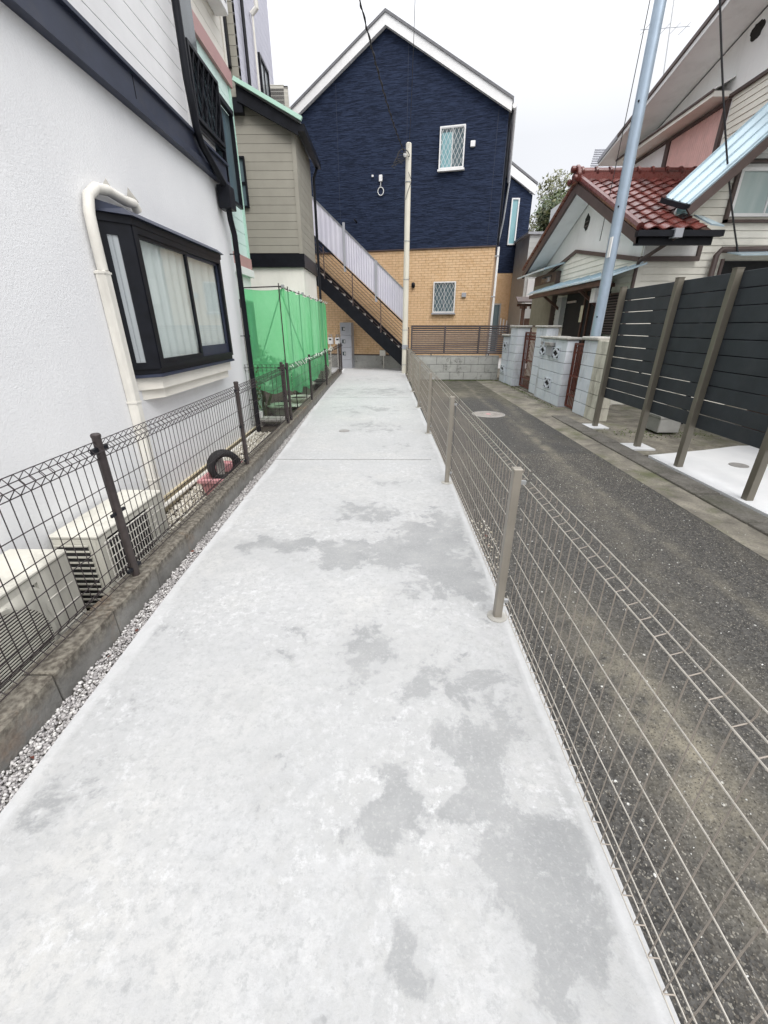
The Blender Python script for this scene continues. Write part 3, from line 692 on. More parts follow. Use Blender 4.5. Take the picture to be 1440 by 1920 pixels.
vm = MB().tube([(d, 0, z) for d, z in prof], .0017, 5).mesh('vertical_wire', 'taupe_wire_dark', True)
HZ = [(-.003, .14), (-.003, .26), (-.003, .38), (-.003, .50), (-.003, .62), (-.004, .735), (.024, .747), (.030, .786), (-.004, .052), (.030, .034)]
hmesh = {}
for k in range(len(py)-1):
    y0, y1 = py[k], py[k+1]
    for j, (d, z) in enumerate(HZ):
        ln = round(y1-y0-.03, 3)
        if ln not in hmesh: hmesh[ln] = MB().tube([(0, -ln/2, 0), (0, ln/2, 0)], .0020, 6).mesh('horizontal_wire', 'taupe_wire', True)
        link('horizontal_wire', hmesh[ln], rf, (MX+d, (y0+y1)/2, z))
y = -.24; cnt = 0
while y < 13.2:
    if cnt < 290 and min(abs(y-q) for q in py) > .02: link('vertical_wire', vm, rf, (MX, y, 0)); cnt += 1
    y += .0575 if y < 12 else .0575

# ================================================================ WHITE STUCCO HOUSE (left, near)
hs = thing('stucco_house', 'white stucco house with navy band, bay window and pale board upper storey', 'house', (-2, 3, 0))
F = FX(-2.0, 1)
B(bx(-8, -2.0, -3, 6.2, -.02, 2.9), 'wall', 'stucco_white', hs)
B(bx(-8, -2.012, -3, 6.18, -.33, -.021), 'foundation', 'foundation', hs)
B(bx(-2.012, -1.985, -3, 6.2, -.03, -.012), 'base_flashing', 'foundation', hs)
# band
fb = B(bx(-2.1, -1.93, -3, 6.22, 2.90, 2.96), 'band_soffit', 'navy_metal', hs)
B(bx(-2.1, -1.95, -3, 6.2, 2.96, 3.12), 'band', 'navy_metal', hs)
B(bx(-2.1, -1.92, -3, 6.22, 3.12, 3.145), 'band_cap', 'navy_metal', hs)
for yy in (.2, 2.2, 4.2): B(bx(-1.951, -1.947, yy, yy+.006, 2.965, 3.118), 'band_joint', 'black_metal', hs)
# upper boards
B(bx(-8, -2.03, -3, 5.36, 2.9, 7.5), 'upper_wall', 'dark_inside', hs)
rows(Fr(-2.03, 0, (0, 1), (1, 0)), [(-3, 3.15), (5.35, 3.15), (5.35, 6.6), (-3, 6.6)], .152, .007, .03, 'siding_pale', hs)
B(bx(-2.04, -1.985, 5.352, 5.39, 3.146, 7.4), 'corner_board', 'white_trim', hs)
B(bx(-3.2, -2.02, 5.392, 6.12, 3.146, 3.28), 'low_wall', 'siding_pale', hs)
# hood above (white vent box at the top of the picture)
ho = B(MB().prism([(3.05, 4.05), (3.75, 4.05), (3.75, 4.55), (3.05, 4.55)], 0, .20, FX(-2.0, 1)), 'vent_hood', 'white_trim', hs, bevel=.01)
B(bx(-1.97, -1.83, 3.12, 3.68, 4.035, 4.049), 'vent_mouth', 'dark_inside', ho)
# bay window
bay = B(MB().flat([(-2.0, 3.37), (-1.85, 3.52), (-1.85, 5.22), (-2.0, 5.36)], 1.02, 1.06), 'bay_window', 'black_metal', hs)
HB = MB().add([(-2.0, 3.30, 2.085), (-1.80, 3.49, 2.085), (-1.80, 5.26, 2.085), (-2.0, 5.42, 2.085), (-2.0, 3.32, 2.16), (-1.86, 3.50, 2.13), (-1.86, 5.24, 2.13), (-2.0, 5.40, 2.16)],
              [(0, 1, 2, 3), (4, 5, 6, 7), (0, 1, 5, 4), (1, 2, 6, 5), (2, 3, 7, 6), (3, 0, 4, 7)])
B(HB, 'hood', 'navy_metal', bay)
B(MB().flat([(-2.0, 3.33), (-1.83, 3.51), (-1.83, 5.24), (-2.0, 5.39)], 2.035, 2.083), 'head', 'black_metal', bay)
B(MB().flat([(-2.0, 3.36), (-1.835, 3.51), (-1.835, 5.23), (-2.0, 5.37)], .995, 1.018), 'sill', 'navy_metal', bay)
# base moulding in stucco
m = MB()
m.flat([(-2.0, 3.40), (-1.87, 3.55), (-1.87, 5.18), (-2.0, 5.30)], .90, .992)
m.flat([(-2.0, 3.44), (-1.90, 3.60), (-1.90, 5.14), (-2.0, 5.26)], .82, .898)
B(m, 'base_moulding', 'siding_cream', bay)
def bar2(x0, y0, x1, y1, z0, z1, w): return MB().bar((x0, y0, (z0+z1)/2), (x1, y1, (z0+z1)/2), w, z1-z0)
# splayed side (near): wide dark frame with narrow frosted pane
P0 = Vector((-2.0, 3.37, 0)); P1 = Vector((-1.85, 3.52, 0)); T = (P1-P0)
SF = Fr(P0.x, P0.y, (T.normalized().x, T.normalized().y), (T.normalized().y, -T.normalized().x)); SL = T.length
B(MB().box(0, .045, -.01, .012, 1.06, 2.04, fr=SF).box(.115, SL, -.01, .012, 1.06, 2.04, fr=SF).box(.045, .115, -.01, .012, 1.06, 1.11, fr=SF).box(.045, .115, -.01, .012, 1.96, 2.04, fr=SF), 'side_frame', 'black_metal', bay)
B(bx(.045, .115, -.005, .002, 1.11, 1.96, fr=SF), 'side_pane', 'pane_frost', bay)
P0 = Vector((-1.85, 5.22, 0)); P1 = Vector((-2.0, 5.36, 0)); T = (P1-P0); SF2 = Fr(P0.x, P0.y, (T.normalized().x, T.normalized().y), (T.normalized().y, -T.normalized().x))
B(bx(0, T.length, -.01, .012, 1.06, 2.04, fr=SF2), 'side_frame', 'black_metal', bay)
FB = FX(-1.85, 1)
m = MB().box(3.52, 3.575, -.03, .015, 1.06, 2.04, fr=FB).box(5.175, 5.22, -.03, .015, 1.06, 2.04, fr=FB).box(3.575, 5.175, -.03, .015, 1.06, 1.095, fr=FB).box(3.575, 5.175, -.03, .015, 1.99, 2.04, fr=FB)
B(m, 'front_frame', 'black_metal', bay)
m = MB().box(3.575, 3.60, -.018, .006, 1.095, 1.99, fr=FB).box(4.36, 4.395, -.018, .006, 1.095, 1.99, fr=FB).box(3.60, 4.36, -.018, .006, 1.095, 1.13, fr=FB).box(3.60, 4.36, -.018, .006, 1.965, 1.99, fr=FB)
B(m, 'sash', 'black_metal', bay)
m = MB().box(5.145, 5.175, -.03, -.012, 1.095, 1.99, fr=FB).box(4.395, 5.145, -.03, -.012, 1.095, 1.19, fr=FB).box(4.395, 5.145, -.03, -.012, 1.965, 1.99, fr=FB)
B(m, 'sash', 'navy_metal', bay)
B(bx(3.60, 4.36, -.010, -.006, 1.13, 1.965, fr=FB), 'pane', 'clear_glass', bay)
B(bx(4.395, 5.145, -.024, -.020, 1.19, 1.965, fr=FB), 'pane', 'clear_glass', bay)
# curtain with folds
def curtain(y0, y1, z0, z1, x, amp, wl, parent):
    V = []; F_ = []; n = int((y1-y0)/.012)
    for i in range(n+1):
        yy = y0+(y1-y0)*i/n; dx = amp*math.sin(yy*6.283/wl+1.3*math.sin(yy*3.1))*(1+.4*math.sin(yy*9))
        V += [(x+dx, yy, z0), (x+dx*.7, yy, z1)]
    for i in range(n): F_.append((2*i, 2*i+2, 2*i+3, 2*i+1))
    return B(MB().add(V, F_), 'curtain', 'curtain', parent, smooth=True)
curtain(3.6, 4.37, 1.09, 2.02, -1.895, .009, .15, bay); curtain(4.40, 5.17, 1.09, 2.02, -1.905, .010, .17, bay)
B(bx(-2.05, -1.94, 3.42, 5.33, 1.061, 2.034), 'reveal', 'pane_frost', bay)
# duct cover (air conditioner pipe)
pc = MB().tube([(-1.955, 3.88, 2.19), (-1.955, 3.84, 2.23), (-1.955, 3.72, 2.22), (-1.955, 3.52, 2.235), (-1.955, 3.38, 2.215), (-1.955, 3.28, 2.15), (-1.955, 3.245, 2.05), (-1.955, 3.24, 1.95), (-1.955, 3.24, 1.72)], .034, 10)
dc = B(pc, 'duct', 'cream_plastic', hs, smooth=True)
B(bx(-1.998, -1.925, 3.205, 3.275, -.02, 1.72), 'duct_cover', 'cream_plastic', dc, bevel=.006)
for zz in (1.70, .83, .2): B(bx(-1.999, -1.922, 3.200, 3.280, zz, zz+.012), 'duct_clip', 'cream_plastic', dc)
B(MB().add([(-1.99, 3.52, 2.26), (-1.93, 3.52, 2.26), (-1.96, 3.54, 2.31), (-1.99, 3.82, 2.25), (-1.92, 3.86, 2.24), (-1.97, 3.83, 2.33)], [(0, 1, 2), (3, 4, 5)]), 'loose_tape', 'cap_stone', dc)
# rainwater pipe
dp = B(MB().tube([(-1.90, 5.20, 6.2), (-1.90, 5.20, 3.5), (-1.90, 5.27, 3.14), (-1.90, 5.34, 3.06), (-1.89, 5.86, 2.86), (-1.89, 5.93, 2.80)], .036, 12), 'downpipe', 'black_metal', hs, smooth=True)
B(bx(-1.98, -1.83, 5.84, 6.02, 2.63, 2.86), 'hopper', 'black_metal', dp, bevel=.008)
B(MB().tube([(-1.90, 5.94, 2.66), (-1.90, 5.96, 2.54), (-1.91, 6.04, 2.46), (-1.91, 6.07, 2.40), (-1.91, 6.07, -.30)], .034, 12), 'lower_pipe', 'black_metal', dp, smooth=True)
for zz in (2.2, 1.25, .4): B(MB().tube([(-2.0, 6.07, zz), (-1.87, 6.07, zz)], .006, 6).lathe(-1.91, 6.07, [(.039, 0), (.039, .02)], 12, zz-.01), 'pipe_clip', 'black_metal', dp)
B(MB().tube([(-1.98, 6.22, 1.6), (-1.98, 6.22, -.3)], .02, 8), 'thin_pipe', 'cream_plastic', dp)
# upper grilled window box
wb = B(MB().box(-2.2, -1.985, 5.40, 6.22, 3.27, 3.90), 'grilled_window', 'pane_dark', hs)
FW = FX(-1.985, 1)
m = MB().box(5.40, 5.44, 0, .035, 3.27, 3.90, fr=FW).box(6.19, 6.23, 0, .035, 3.27, 3.90, fr=FW).box(5.44, 6.19, 0, .035, 3.27, 3.31, fr=FW).box(5.44, 6.19, 0, .035, 3.86, 3.90, fr=FW).box(5.79, 5.83, 0, .02, 3.31, 3.86, fr=FW)
B(m, 'frame', 'black_metal', wb); lattice(FW, 5.44, 6.19, 3.31, 3.86, wb, 'black_metal', 6, .05)
B(MB().box(-2.2, -1.985, 5.40, 5.85, 3.93, 6.0), 'upper_pane', 'pane_dark', wb)
tp = B(MB().box(-2.15, -1.99, 6.25, 6.70, 2.84, 3.76), 'tall_window', 'pane_slate', hs)
m = MB().box(6.24, 6.265, 0, .04, 2.83, 3.76, fr=FW).box(6.68, 6.71, 0, .04, 2.80, 3.80, fr=FW).box(6.24, 6.71, 0, .05, 3.76, 3.81, fr=FW).box(6.24, 6.71, 0, .04, 2.80, 2.83, fr=FW)
B(m, 'frame', 'black_metal', tp)

# ================================================================ MINT HOUSE
mh = thing('mint_house', 'narrow house with mint boards, dusty pink bands and cream upper storey', 'house', (-2.4, 6.8, 0))
B(bx(-7, -2.18, 6.24, 7.36, -.3, 8), 'wall', 'dark_inside', mh)
FM = Fr(-2.18, 0, (0, 1), (1, 0))
B(bx(-7, -2.15, 6.24, 7.35, -.25, 2.14), 'lower_wall', 'white_trim', mh)
B(bx(-7, -2.10, 6.24, 7.42, 2.06, 2.16), 'cornice', 'white_trim', mh)
B(bx(-7, -2.12, 6.24, 7.41, 2.162, 2.31), 'pink_band', 'trim_pink', mh)
rows(FM, [(5.4, 2.312), (7.34, 2.312), (7.34, 4.30), (5.4, 4.30)], .152, .006, .03, 'siding_mint', mh)
B(bx(-2.2, -2.135, 7.342, 7.42, 2.312, 4.30), 'corner_board', 'trim_mint', mh)
B(bx(-7, -2.11, 5.4, 7.43, 4.302, 4.47), 'pink_band', 'trim_pink', mh)
rows(FM, [(5.4, 4.475), (7.34, 4.475), (7.34, 7), (5.4, 7)], .152, .006, .03, 'siding_cream', mh)
B(bx(-2.2, -2.135, 7.342, 7.42, 4.472, 7), 'corner_board', 'siding_cream', mh)
bxm = B(bx(-2.148, -1.98, 6.2, 7.15, 4.86, 5.5), 'balcony_box', 'white_trim', mh, bevel=.01)
B(bx(-2.0, -1.975, 6.9, 7.1, 4.95, 5.4), 'window', 'pane_dark', bxm)
window(FX(-2.15, 1), 6.55, 7.2, .9, 1.72, mh, 'louvre_brown', 'pane_slate', .04, .05, (6.87,))

# ================================================================ KHAKI HOUSE
kh = thing('khaki_house', 'khaki board house with black band, cream ground floor and mint lean-to roof edge', 'house', (-3, 12, 0))
FK = FY(11.1); FS = FX(-1.96, 1)
B(bx(-9, -1.98, 11.12, 13.0, -.1, 2.62), 'ground_floor_wall', 'cream_plaster', kh)
B(bx(-9, -1.93, 11.06, 13.0, 2.625, 2.89), 'black_band', 'black_metal', kh)
B(bx(-9, -1.99, 11.13, 13.0, 2.895, 5.0), 'wall', 'dark_inside', kh)
rows(Fr(0, 11.13, (1, 0), (0, -1)), [(-6, 2.9), (-2.04, 2.9), (-2.04, 5.13), (-3.0, 5.60), (-6, 5.6)], .152, .006, .03, 'siding_khaki', kh)
B(bx(-2.042, -1.958, 11.08, 11.15, 2.892, 5.12), 'corner_board', 'siding_khaki', kh)
rows(Fr(-1.99, 0, (0, 1), (1, 0)), [(11.152, 2.9), (12.95, 2.9), (12.95, 5.15), (11.152, 5.15)], .152, .006, .03, 'siding_khaki', kh)
# lean-to roof: slopes down towards the path
rf2 = B(MB().add([(-3.05, 10.9, 5.76), (-1.80, 10.9, 5.14), (-1.80, 13.2, 5.14), (-3.05, 13.2, 5.76), (-3.05, 10.9, 5.80), (-1.80, 10.9, 5.18), (-1.80, 13.2, 5.18), (-3.05, 13.2, 5.80)],
             [(0, 1, 2, 3), (4, 5, 6, 7), (0, 1, 5, 4), (1, 2, 6, 5), (2, 3, 7, 6), (3, 0, 4, 7)]), 'lean_to_roof', 'roof_shingle', kh)
B(MB().bar((-3.06, 10.88, 5.815), (-1.76, 10.88, 5.20), .07, .07), 'mint_edge', 'trim_mint', rf2)
B(MB().add([(-3.05, 10.93, 5.50), (-1.86, 10.93, 4.96), (-1.86, 10.93, 5.15), (-3.05, 10.93, 5.75), (-3.05, 10.98, 5.50), (-1.86, 10.98, 4.96), (-1.86, 10.98, 5.15), (-3.05, 10.98, 5.75)],
             [(0, 1, 2, 3), (4, 5, 6, 7), (0, 1, 5, 4), (1, 2, 6, 5), (2, 3, 7, 6), (3, 0, 4, 7)]), 'barge_board', 'black_metal', rf2)
B(bx(-1.86, -1.72, 10.92, 13.2, 5.02, 5.14), 'gutter', 'black_metal', rf2)
B(MB().tube([(-1.80, 13.1, 5.05), (-1.90, 13.05, 4.8), (-1.90, 13.05, -.1)], .035, 8), 'downpipe', 'black_metal', kh, smooth=True)
# tall rear part: khaki pier and pale side wall
B(bx(-5, -3.0, 11.16, 13.2, 4.9, 9.4), 'pier_core', 'dark_inside', kh)
rows(Fr(0, 11.13, (1, 0), (0, -1)), [(-5.5, 5.62), (-2.96, 5.62), (-2.96, 9.4), (-5.5, 9.4)], .152, .006, .03, 'siding_khaki', kh)
B(bx(-3.22, -2.96, 10.95, 11.098, 5.33, 5.56), 'bracket', 'black_metal', kh)
B(bx(-3.30, -3.12, 10.98, 11.098, 6.05, 8.3), 'dark_window', 'black_metal', kh)
rows(Fr(-2.99, 0, (0, 1), (1, 0)), [(11.1, 5.6), (14.2, 5.6), (14.2, 9.2), (11.1, 9.2)], .152, .006, .03, 'siding_lilac', kh)
B(MB().tube([(-2.9, 11.5, 9), (-2.9, 11.5, 5.75)], .035, 8), 'downpipe', 'black_metal', kh)
B(MB().tube([(-2.9, 12.3, 7.4), (-2.9, 12.3, 5.7)], .025, 8).tube([(-2.92, 12.3, 7.4), (-2.8, 12.3, 7.5), (-2.8, 12.3, 7.6)], .05, 8), 'vent_pipe', 'cream_plastic', kh)
window(FX(-2.96, 1), 12.7, 13.5, 5.95, 7.0, kh, 'black_metal', 'pane_frost', .06, .05, (13.1,))
B(bx(-5.5, -2.85, 10.9, 14.3, 9.2, 9.35), 'eave', 'black_metal', kh)
window(FK, -3.34, -3.07, 3.76, 4.66, kh, 'black_metal', 'pane_slate', .035, .06, (), 'window')
B(bx(-3.32, -3.08, .0, .05, 4.18, 4.22, fr=FK), 'transom', 'black_metal', kh)

def ac_unit(name, label, frm, u0, u1, d0, d1, z0, z1, style='round', group=None):
    """outdoor unit: front face at depth d1 of frame frm (u along the face)"""
    c = frm((u0+u1)/2, (d0+d1)/2, z0); t = thing(name, label, 'air conditioner', c, group)
    B(bx(u0, u1, d0, d1-.012, z0+.03, z1-.025, fr=frm), 'casing', 'ac_shell', t, bevel=.008)
    B(bx(u0-.008, u1+.008, d0-.005, d1+.006, z1-.025, z1, fr=frm), 'lid', 'ac_shell', t, bevel=.008)
    for a in (u0+.08, u1-.16): B(bx(a, a+.08, d0, d1, z0, z0+.03, fr=frm), 'foot', 'ac_shell', t)
    cu = u0+(u1-u0)*.42; cz = (z0+z1)/2+.0; r = (z1-z0)*.40
    n = 36; V = []; F_ = []
    # front panel with a round opening
    m = MB(); m.box(cu+r*1.05, u1, d1-.012, d1, z0+.03, z1-.026, fr=frm); m.box(u0, cu-r*1.05, d1-.012, d1, z0+.03, z1-.026, fr=frm)
    m.box(cu-r*1.05, cu+r*1.05, d1-.012, d1, cz+r, z1-.026, fr=frm); m.box(cu-r*1.05, cu+r*1.05, d1-.012, d1, z0+.03, cz-r, fr=frm)
    B(m, 'front_panel', 'ac_shell', t)
    if style == 'round':
        m = MB(); vs = []
        for j in range(n):
            a = 2*math.pi*j/n; ca, sa = math.cos(a), math.sin(a)
            q = r*1.05/max(abs(ca), abs(sa))
            for rr, d in ((r*.93, d1+.012), (r*1.02, d1+.014), (q, d1)): vs.append(frm(cu+rr*ca, d, cz+rr*sa*.96))
        m.add(vs, [(3*j+k, 3*j+k+1, 3*((j+1) % n)+k+1, 3*((j+1) % n)+k) for j in range(n) for k in (0, 1)])
        B(m, 'fan_ring', 'ac_shell', t, smooth=True)
    B(bx(cu-r, cu+r, d1-.011, d1-.0105, cz-r, cz+r, fr=frm), 'fan_recess_shade', 'dark_inside', t)  # thin black plate on the casing paints the shade behind the grille
    m = MB()
    for k in range(5):
        a = 2*math.pi*k/5
        p = [frm(cu+q*math.cos(a+w), d1-.006+dd, cz+q*math.sin(a+w)) for q, w, dd in ((r*.2, -.2, 0), (r*.85, -.28, .002), (r*.85, .28, -.002), (r*.2, .25, 0))]
        m.add(p, [(0, 1, 2, 3)])
    B(m, 'fan', 'black_metal', t)
    z = cz-r+.01; 
    if style == 'round':
        while z < cz+r:
            w = math.sqrt(max(0, r*r-(z-cz)**2))*.96
            if w > .02: B(bx(cu-w, cu+w, d1+.006, d1+.012, z-.0026, z+.0026, fr=frm), 'grille_bar', 'ac_shell', t)
            z += .0155
    else:
        for k in range(9):
            zz = z0+.05+k*(z1-z0-.11)/8; B(MB().bar(frm(u0+.02, d1+.02, zz), frm(cu+r+.05, d1+.02, zz), .005), 'grille_bar', 'cream_plastic', t)
        for k in range(20):
            uu = u0+.02+k*(cu+r+.03-u0)/19; B(MB().bar(frm(uu, d1+.024, z0+.05), frm(uu, d1+.024, z1-.06), .004), 'grille_bar', 'cream_plastic', t)
    # side grille on the near end
    B(bx(u0-.009, u0-.002, d0+.03, d1-.07, z0+.06, z1-.07, fr=frm), 'side_recess_shade', 'dark_inside', t)  # flat black plate, painted shade between the side bars
    for k in range(12):
        zz = z0+.07+k*(z1-z0-.14)/11; B(bx(u0-.016, u0-.009, d0+.02, d1-.06, zz, zz+.010, fr=frm), 'side_bar', 'ac_shell', t)
    for k in range(4): B(bx(cu+r*1.12, u1-.02, d1, d1+.0025, z0+.12+k*.10, z0+.124+k*.10, fr=frm), 'rib', 'cream_plastic', t)
    return t
FA = FX(-1.98, 1)
ac_unit('air_conditioner', 'cream outdoor air conditioner with round slatted fan grille, nearest in the left corner', FA, 1.06, 1.86, .01, .30, -.29, .315, 'round')
ac_unit('air_conditioner', 'cream outdoor air conditioner with wire fan guard, behind the nearest fence post', FA, 2.11, 2.84, .01, .29, -.29, .265, 'wire')
B(MB().tube([(-1.95, 2.9, -.06), (-1.95, 6.1, -.06)], .02, 8), 'condensate_pipe', 'cream_plastic', hs)

# planter with tyre
pl = thing('planter', 'pink plastic planter box standing behind the mesh fence', 'planter', (-1.64, 3.9, -.25))
def trough(u0, u1, d0, d1, z0, z1, th, tp):
    m = MB(); c = lambda a, b, q: a+(b-a)*q
    O = [(u0, d0), (u1, d0), (u1, d1), (u0, d1)]; cx, cy = (u0+u1)/2, (d0+d1)/2
    bt = [(cx+(x-cx)*tp, cy+(y-cy)*tp, z0) for x, y in O]; to = [(x, y, z1) for x, y in O]
    ti = [(cx+(x-cx)*(1-th), cy+(y-cy)*(1-th*1.8), z1) for x, y in O]; bi = [(cx+(x-cx)*tp*(1-th), cy+(y-cy)*tp*(1-th*1.8), z0+.03) for x, y in O]
    m.add(bt+to+ti+bi, [(0, 1, 2, 3)]+[(i, (i+1) % 4, 4+(i+1) % 4, 4+i) for i in range(4)]+[(4+i, 4+(i+1) % 4, 8+(i+1) % 4, 8+i) for i in range(4)]+[(8+i, 8+(i+1) % 4, 12+(i+1) % 4, 12+i) for i in range(4)]+[(12, 13, 14, 15)])
    return m
B(trough(-1.76, -1.50, 3.62, 4.22, -.14, .05, .12, .8), 'box', 'pink_plastic', pl)
B(MB().box(-1.775, -1.485, 3.605, 3.63, .03, .058).box(-1.775, -1.485, 4.21, 4.235, .03, .058).box(-1.775, -1.75, 3.63, 4.21, .03, .058).box(-1.51, -1.485, 3.63, 4.21, .03, .058), 'rim', 'pink_plastic', pl)
B(bx(-1.72, -1.54, 3.68, 4.16, -.09, -.03), 'soil', 'soil', pl)
tb = MB(); n = 32; V = []; k = 10
for i in range(n):
    a = 2*math.pi*i/n
    for j in range(k):
        b = 2*math.pi*j/k; rr = .130+.030*max(-1, min(1, 1.25*math.cos(b))); w_ = .055*max(-1, min(1, 1.3*math.sin(b))); V.append((-1.63+w_*.62+rr*math.cos(a)*.78, 3.93-w_*.78+rr*math.cos(a)*.62, .10+rr*math.sin(a)))
tb.add(V, [(i*k+j, i*k+(j+1) % k, ((i+1) % n)*k+(j+1) % k, ((i+1) % n)*k+j) for i in range(n) for j in range(k)])
ty = B(tb, 'tyre', 'rubber', None, smooth=True); tag(ty, 'small black rubber tyre standing upright in the pink planter', 'tyre')
# plant stem board inside tyre
pb = B(MB().prism([(3.90, -.03), (4.04, -.03), (4.07, .08), (4.01, .20), (3.94, .23), (3.89, .12)], .0, .02, FX(-1.70, 1)), 'board_scrap', 'wood_dark', None)
pb.data.materials.clear(); pb.data.materials.append(MATS['stone_pale']); tag(pb, 'pale offcut of board leaning in the planter inside the tyre', 'board')

# ================================================================ GARDEN: pots, basins, shrubs
def pot(x, y, z, r, h, mat, name, label, cat='pot', sy=1, group=None):
    t = thing(name, label, cat, (x, y, z), group)
    B(MB().lathe(x, y, [(r*.62, 0), (r*.98, h*.8), (r*1.08, h*.86), (r*1.08, h), (r*.9, h), (r*.82, h*.75)], 24, z, sy=sy), 'vessel', mat, t, smooth=True)
    B(MB().lathe(x, y, [(r*.80, h*.70), (r*.80, h*.76)], 20, z, sy=sy), 'soil', 'soil', t)
    return t
pot(-1.90, 7.35, -.05, .20, .17, 'pot_white', 'plant_pot', 'round white basin nearest the dark fence post, soil filled')
pot(-1.80, 8.55, -.05, .26, .12, 'pot_white', 'plant_pot', 'wide shallow white basin with red specks behind the garden fence')
pot(-1.85, 9.75, -.05, .20, .25, 'pot_white', 'plant_pot', 'pale round pot under the far hem of the green net')
pot(-1.70, 10.5, -.05, .17, .15, 'pot_dark', 'plant_pot', 'black plastic pot close to the kerb at the far end of the net')
pot(-1.78, 11.05, -.05, .20, .16, 'pot_dark', 'plant_pot', 'second black plastic pot beyond the pale pot, near the outdoor unit')
pot(-2.25, 6.6, -.06, .16, .24, 'pot_dark', 'plant_pot', 'dark pot in the corner beside the lower end of the downpipe')
tr = thing('tray', 'oval pale plastic tray leaning beside the shallow white basin', 'tray', (-1.66, 8.1, -.05))
B(MB().lathe(-1.72, 8.15, [(.20, 0), (.26, .05), (.28, .06), (.24, .05), (.19, .02)], 24, -.05, sy=1.5), 'dish', 'stone_pale', tr, smooth=True)
tb_ = thing('bench', 'low weathered grey board shelf on bricks behind the fence corner', 'bench', (-1.75, 6.5, -.06))
B(bx(-2.1, -1.5, 6.35, 6.62, .03, .06), 'top', 'cap_stone', tb_); 
for xx in (-2.0, -1.6): B(bx(xx-.05, xx+.05, 6.38, 6.58, -.06, .029), 'leg', 'stone_pale', tb_)
for i, (x, y, h, c) in enumerate(((-2.15, 6.95, .16, 'white crate tag'), (-1.98, 6.6, .12, ''))):
    pass
ct = B(bx(-2.05, -1.95, 6.42, 6.5, .061, .17), 'milk_jug', 'white_paint', None, bevel=.012); tag(ct, 'small white plastic jug standing on the low grey shelf', 'jug')
# shrub stems and leaves
def leaves(m, cx, cy, cz, rx, ry, rz, n, s):
    for i in range(n):
        u = rng.normal(0, 1, 3); u /= np.linalg.norm(u); q = rng.random()**.4
        p = Vector((cx+rx*u[0]*q, cy+ry*u[1]*q, cz+rz*u[2]*q)); a = Vector(rng.normal(0, 1, 3)).normalized(); b = a.orthogonal().normalized(); w = s*rng.uniform(.6, 1.3)
        m.add([p-a*w, p+b*w*.45, p+a*w, p-b*w*.45], [(0, 1, 2, 3)])
sh = thing('shrub', 'dark leafy shrub growing behind the green net by the downpipe', 'shrub', (-2.1, 7.2, -.05))
m = MB()
for a, b in (((-2.1, 7.2, -.05), (-2.3, 7.3, .8)), ((-2.12, 7.2, -.05), (-1.9, 7.5, .7)), ((-2.1, 7.2, .2), (-2.1, 6.95, .7))): m.tube([a, b], .03, 6, r2=.01)
B(m, 'trunk', 'bark', sh)
m = MB(); leaves(m, -2.35, 7.3, .75, .45, .4, .38, 1100, .045); leaves(m, -2.0, 7.9, .6, .25, .4, .25, 500, .04); leaves(m, -2.12, 6.72, .55, .12, .12, .5, 260, .035); B(m, 'crown', 'leaf_mid', sh)
sh = thing('shrub', 'small bare stemmed shrub among the pots near the far kerb', 'shrub', (-1.95, 9.1, -.05))
m = MB()
for k in range(7): m.tube([(-1.95, 9.1, -.05), (-1.95+random.uniform(-.25, .25), 9.1+random.uniform(-.3, .3), random.uniform(.25, .45))], .012, 5, r2=.004)
B(m, 'stem', 'bark', sh); m = MB(); leaves(m, -2.0, 9.1, .3, .28, .4, .16, 260, .035); B(m, 'crown', 'leaf_dark', sh)
ac_unit('air_conditioner', 'old grey white outdoor unit at the far end of the garden fence', Fr(0, 11.9, (1, 0), (0, -1)), -1.95, -1.58, -.3, .0, -.05, .50, 'round')

# green net on its frame
nf = thing('net_frame', 'thin dark pole frame holding up the green net', 'frame', (-1.5, 8, 0))
for y in (6.67, 7.25, 8.15, 9.2, 10.3, 11.2): B(MB().tube([(-1.56, y, -.06), (-1.56, y, 1.93)], .008, 6), 'pole', 'brown_post', nf)
B(MB().tube([(-1.55, 6.67, 1.885), (-1.55, 11.3, 1.885)], .009, 6), 'rail', 'brown_post', nf)
B(MB().tube([(-2.12, 6.67, 1.87), (-1.50, 6.67, 1.89)], .009, 6), 'rail', 'brown_post', nf)
B(MB().tube([(-1.56, 6.68, 1.87), (-1.56, 8.6, .62)], .008, 6), 'brace', 'brown_post', nf)
B(MB().tube([(-1.53, 6.74, 1.87), (-2.0, 6.75, .80)], .008, 6), 'brace', 'brown_post', nf)
B(MB().tube([(-1.56, 11.2, 1.87), (-1.56, 10.5, .7)], .008, 6), 'brace', 'brown_post', nf)
B(MB().tube([(-2.12, 6.67, -.06), (-2.12, 6.67, 1.95)], .010, 6), 'pole', 'brown_post', nf)
for (x, y) in ((-1.5, 6.67), (-1.5, 8.15), (-1.5, 10.3)): B(bx(x-.02, x+.02, y-.02, y+.02, 1.87, 1.91), 'clamp', 'steel_grey', nf)
def netsheet(P0, P1, ztop, zbot, n, m_, amp, seed, off):
    V = []; F_ = []; r = random.Random(seed); A = Vector(P0); Bq = Vector(P1); T = (Bq-A); Nn = Vector((T.y, -T.x)).normalized()
    for i in range(n+1):
        u = i/n; p = A+T*u; zt = ztop-.03*abs(math.sin(u*T.length*4.5)); zb = zbot(u)
        for j in range(m_+1):
            v = j/m_; d = off+amp*(.5+.5*v)*(math.sin(u*T.length*9+seed)+.5*math.sin(u*T.length*23+v*3)+.4*math.sin(v*9+u*5))
            V.append((p.x+Nn.x*d, p.y+Nn.y*d, zt+(zb-zt)*v))
    F_ = [(i*(m_+1)+j, (i+1)*(m_+1)+j, (i+1)*(m_+1)+j+1, i*(m_+1)+j+1) for i in range(n) for j in range(m_)]
    return MB().add(V, F_)
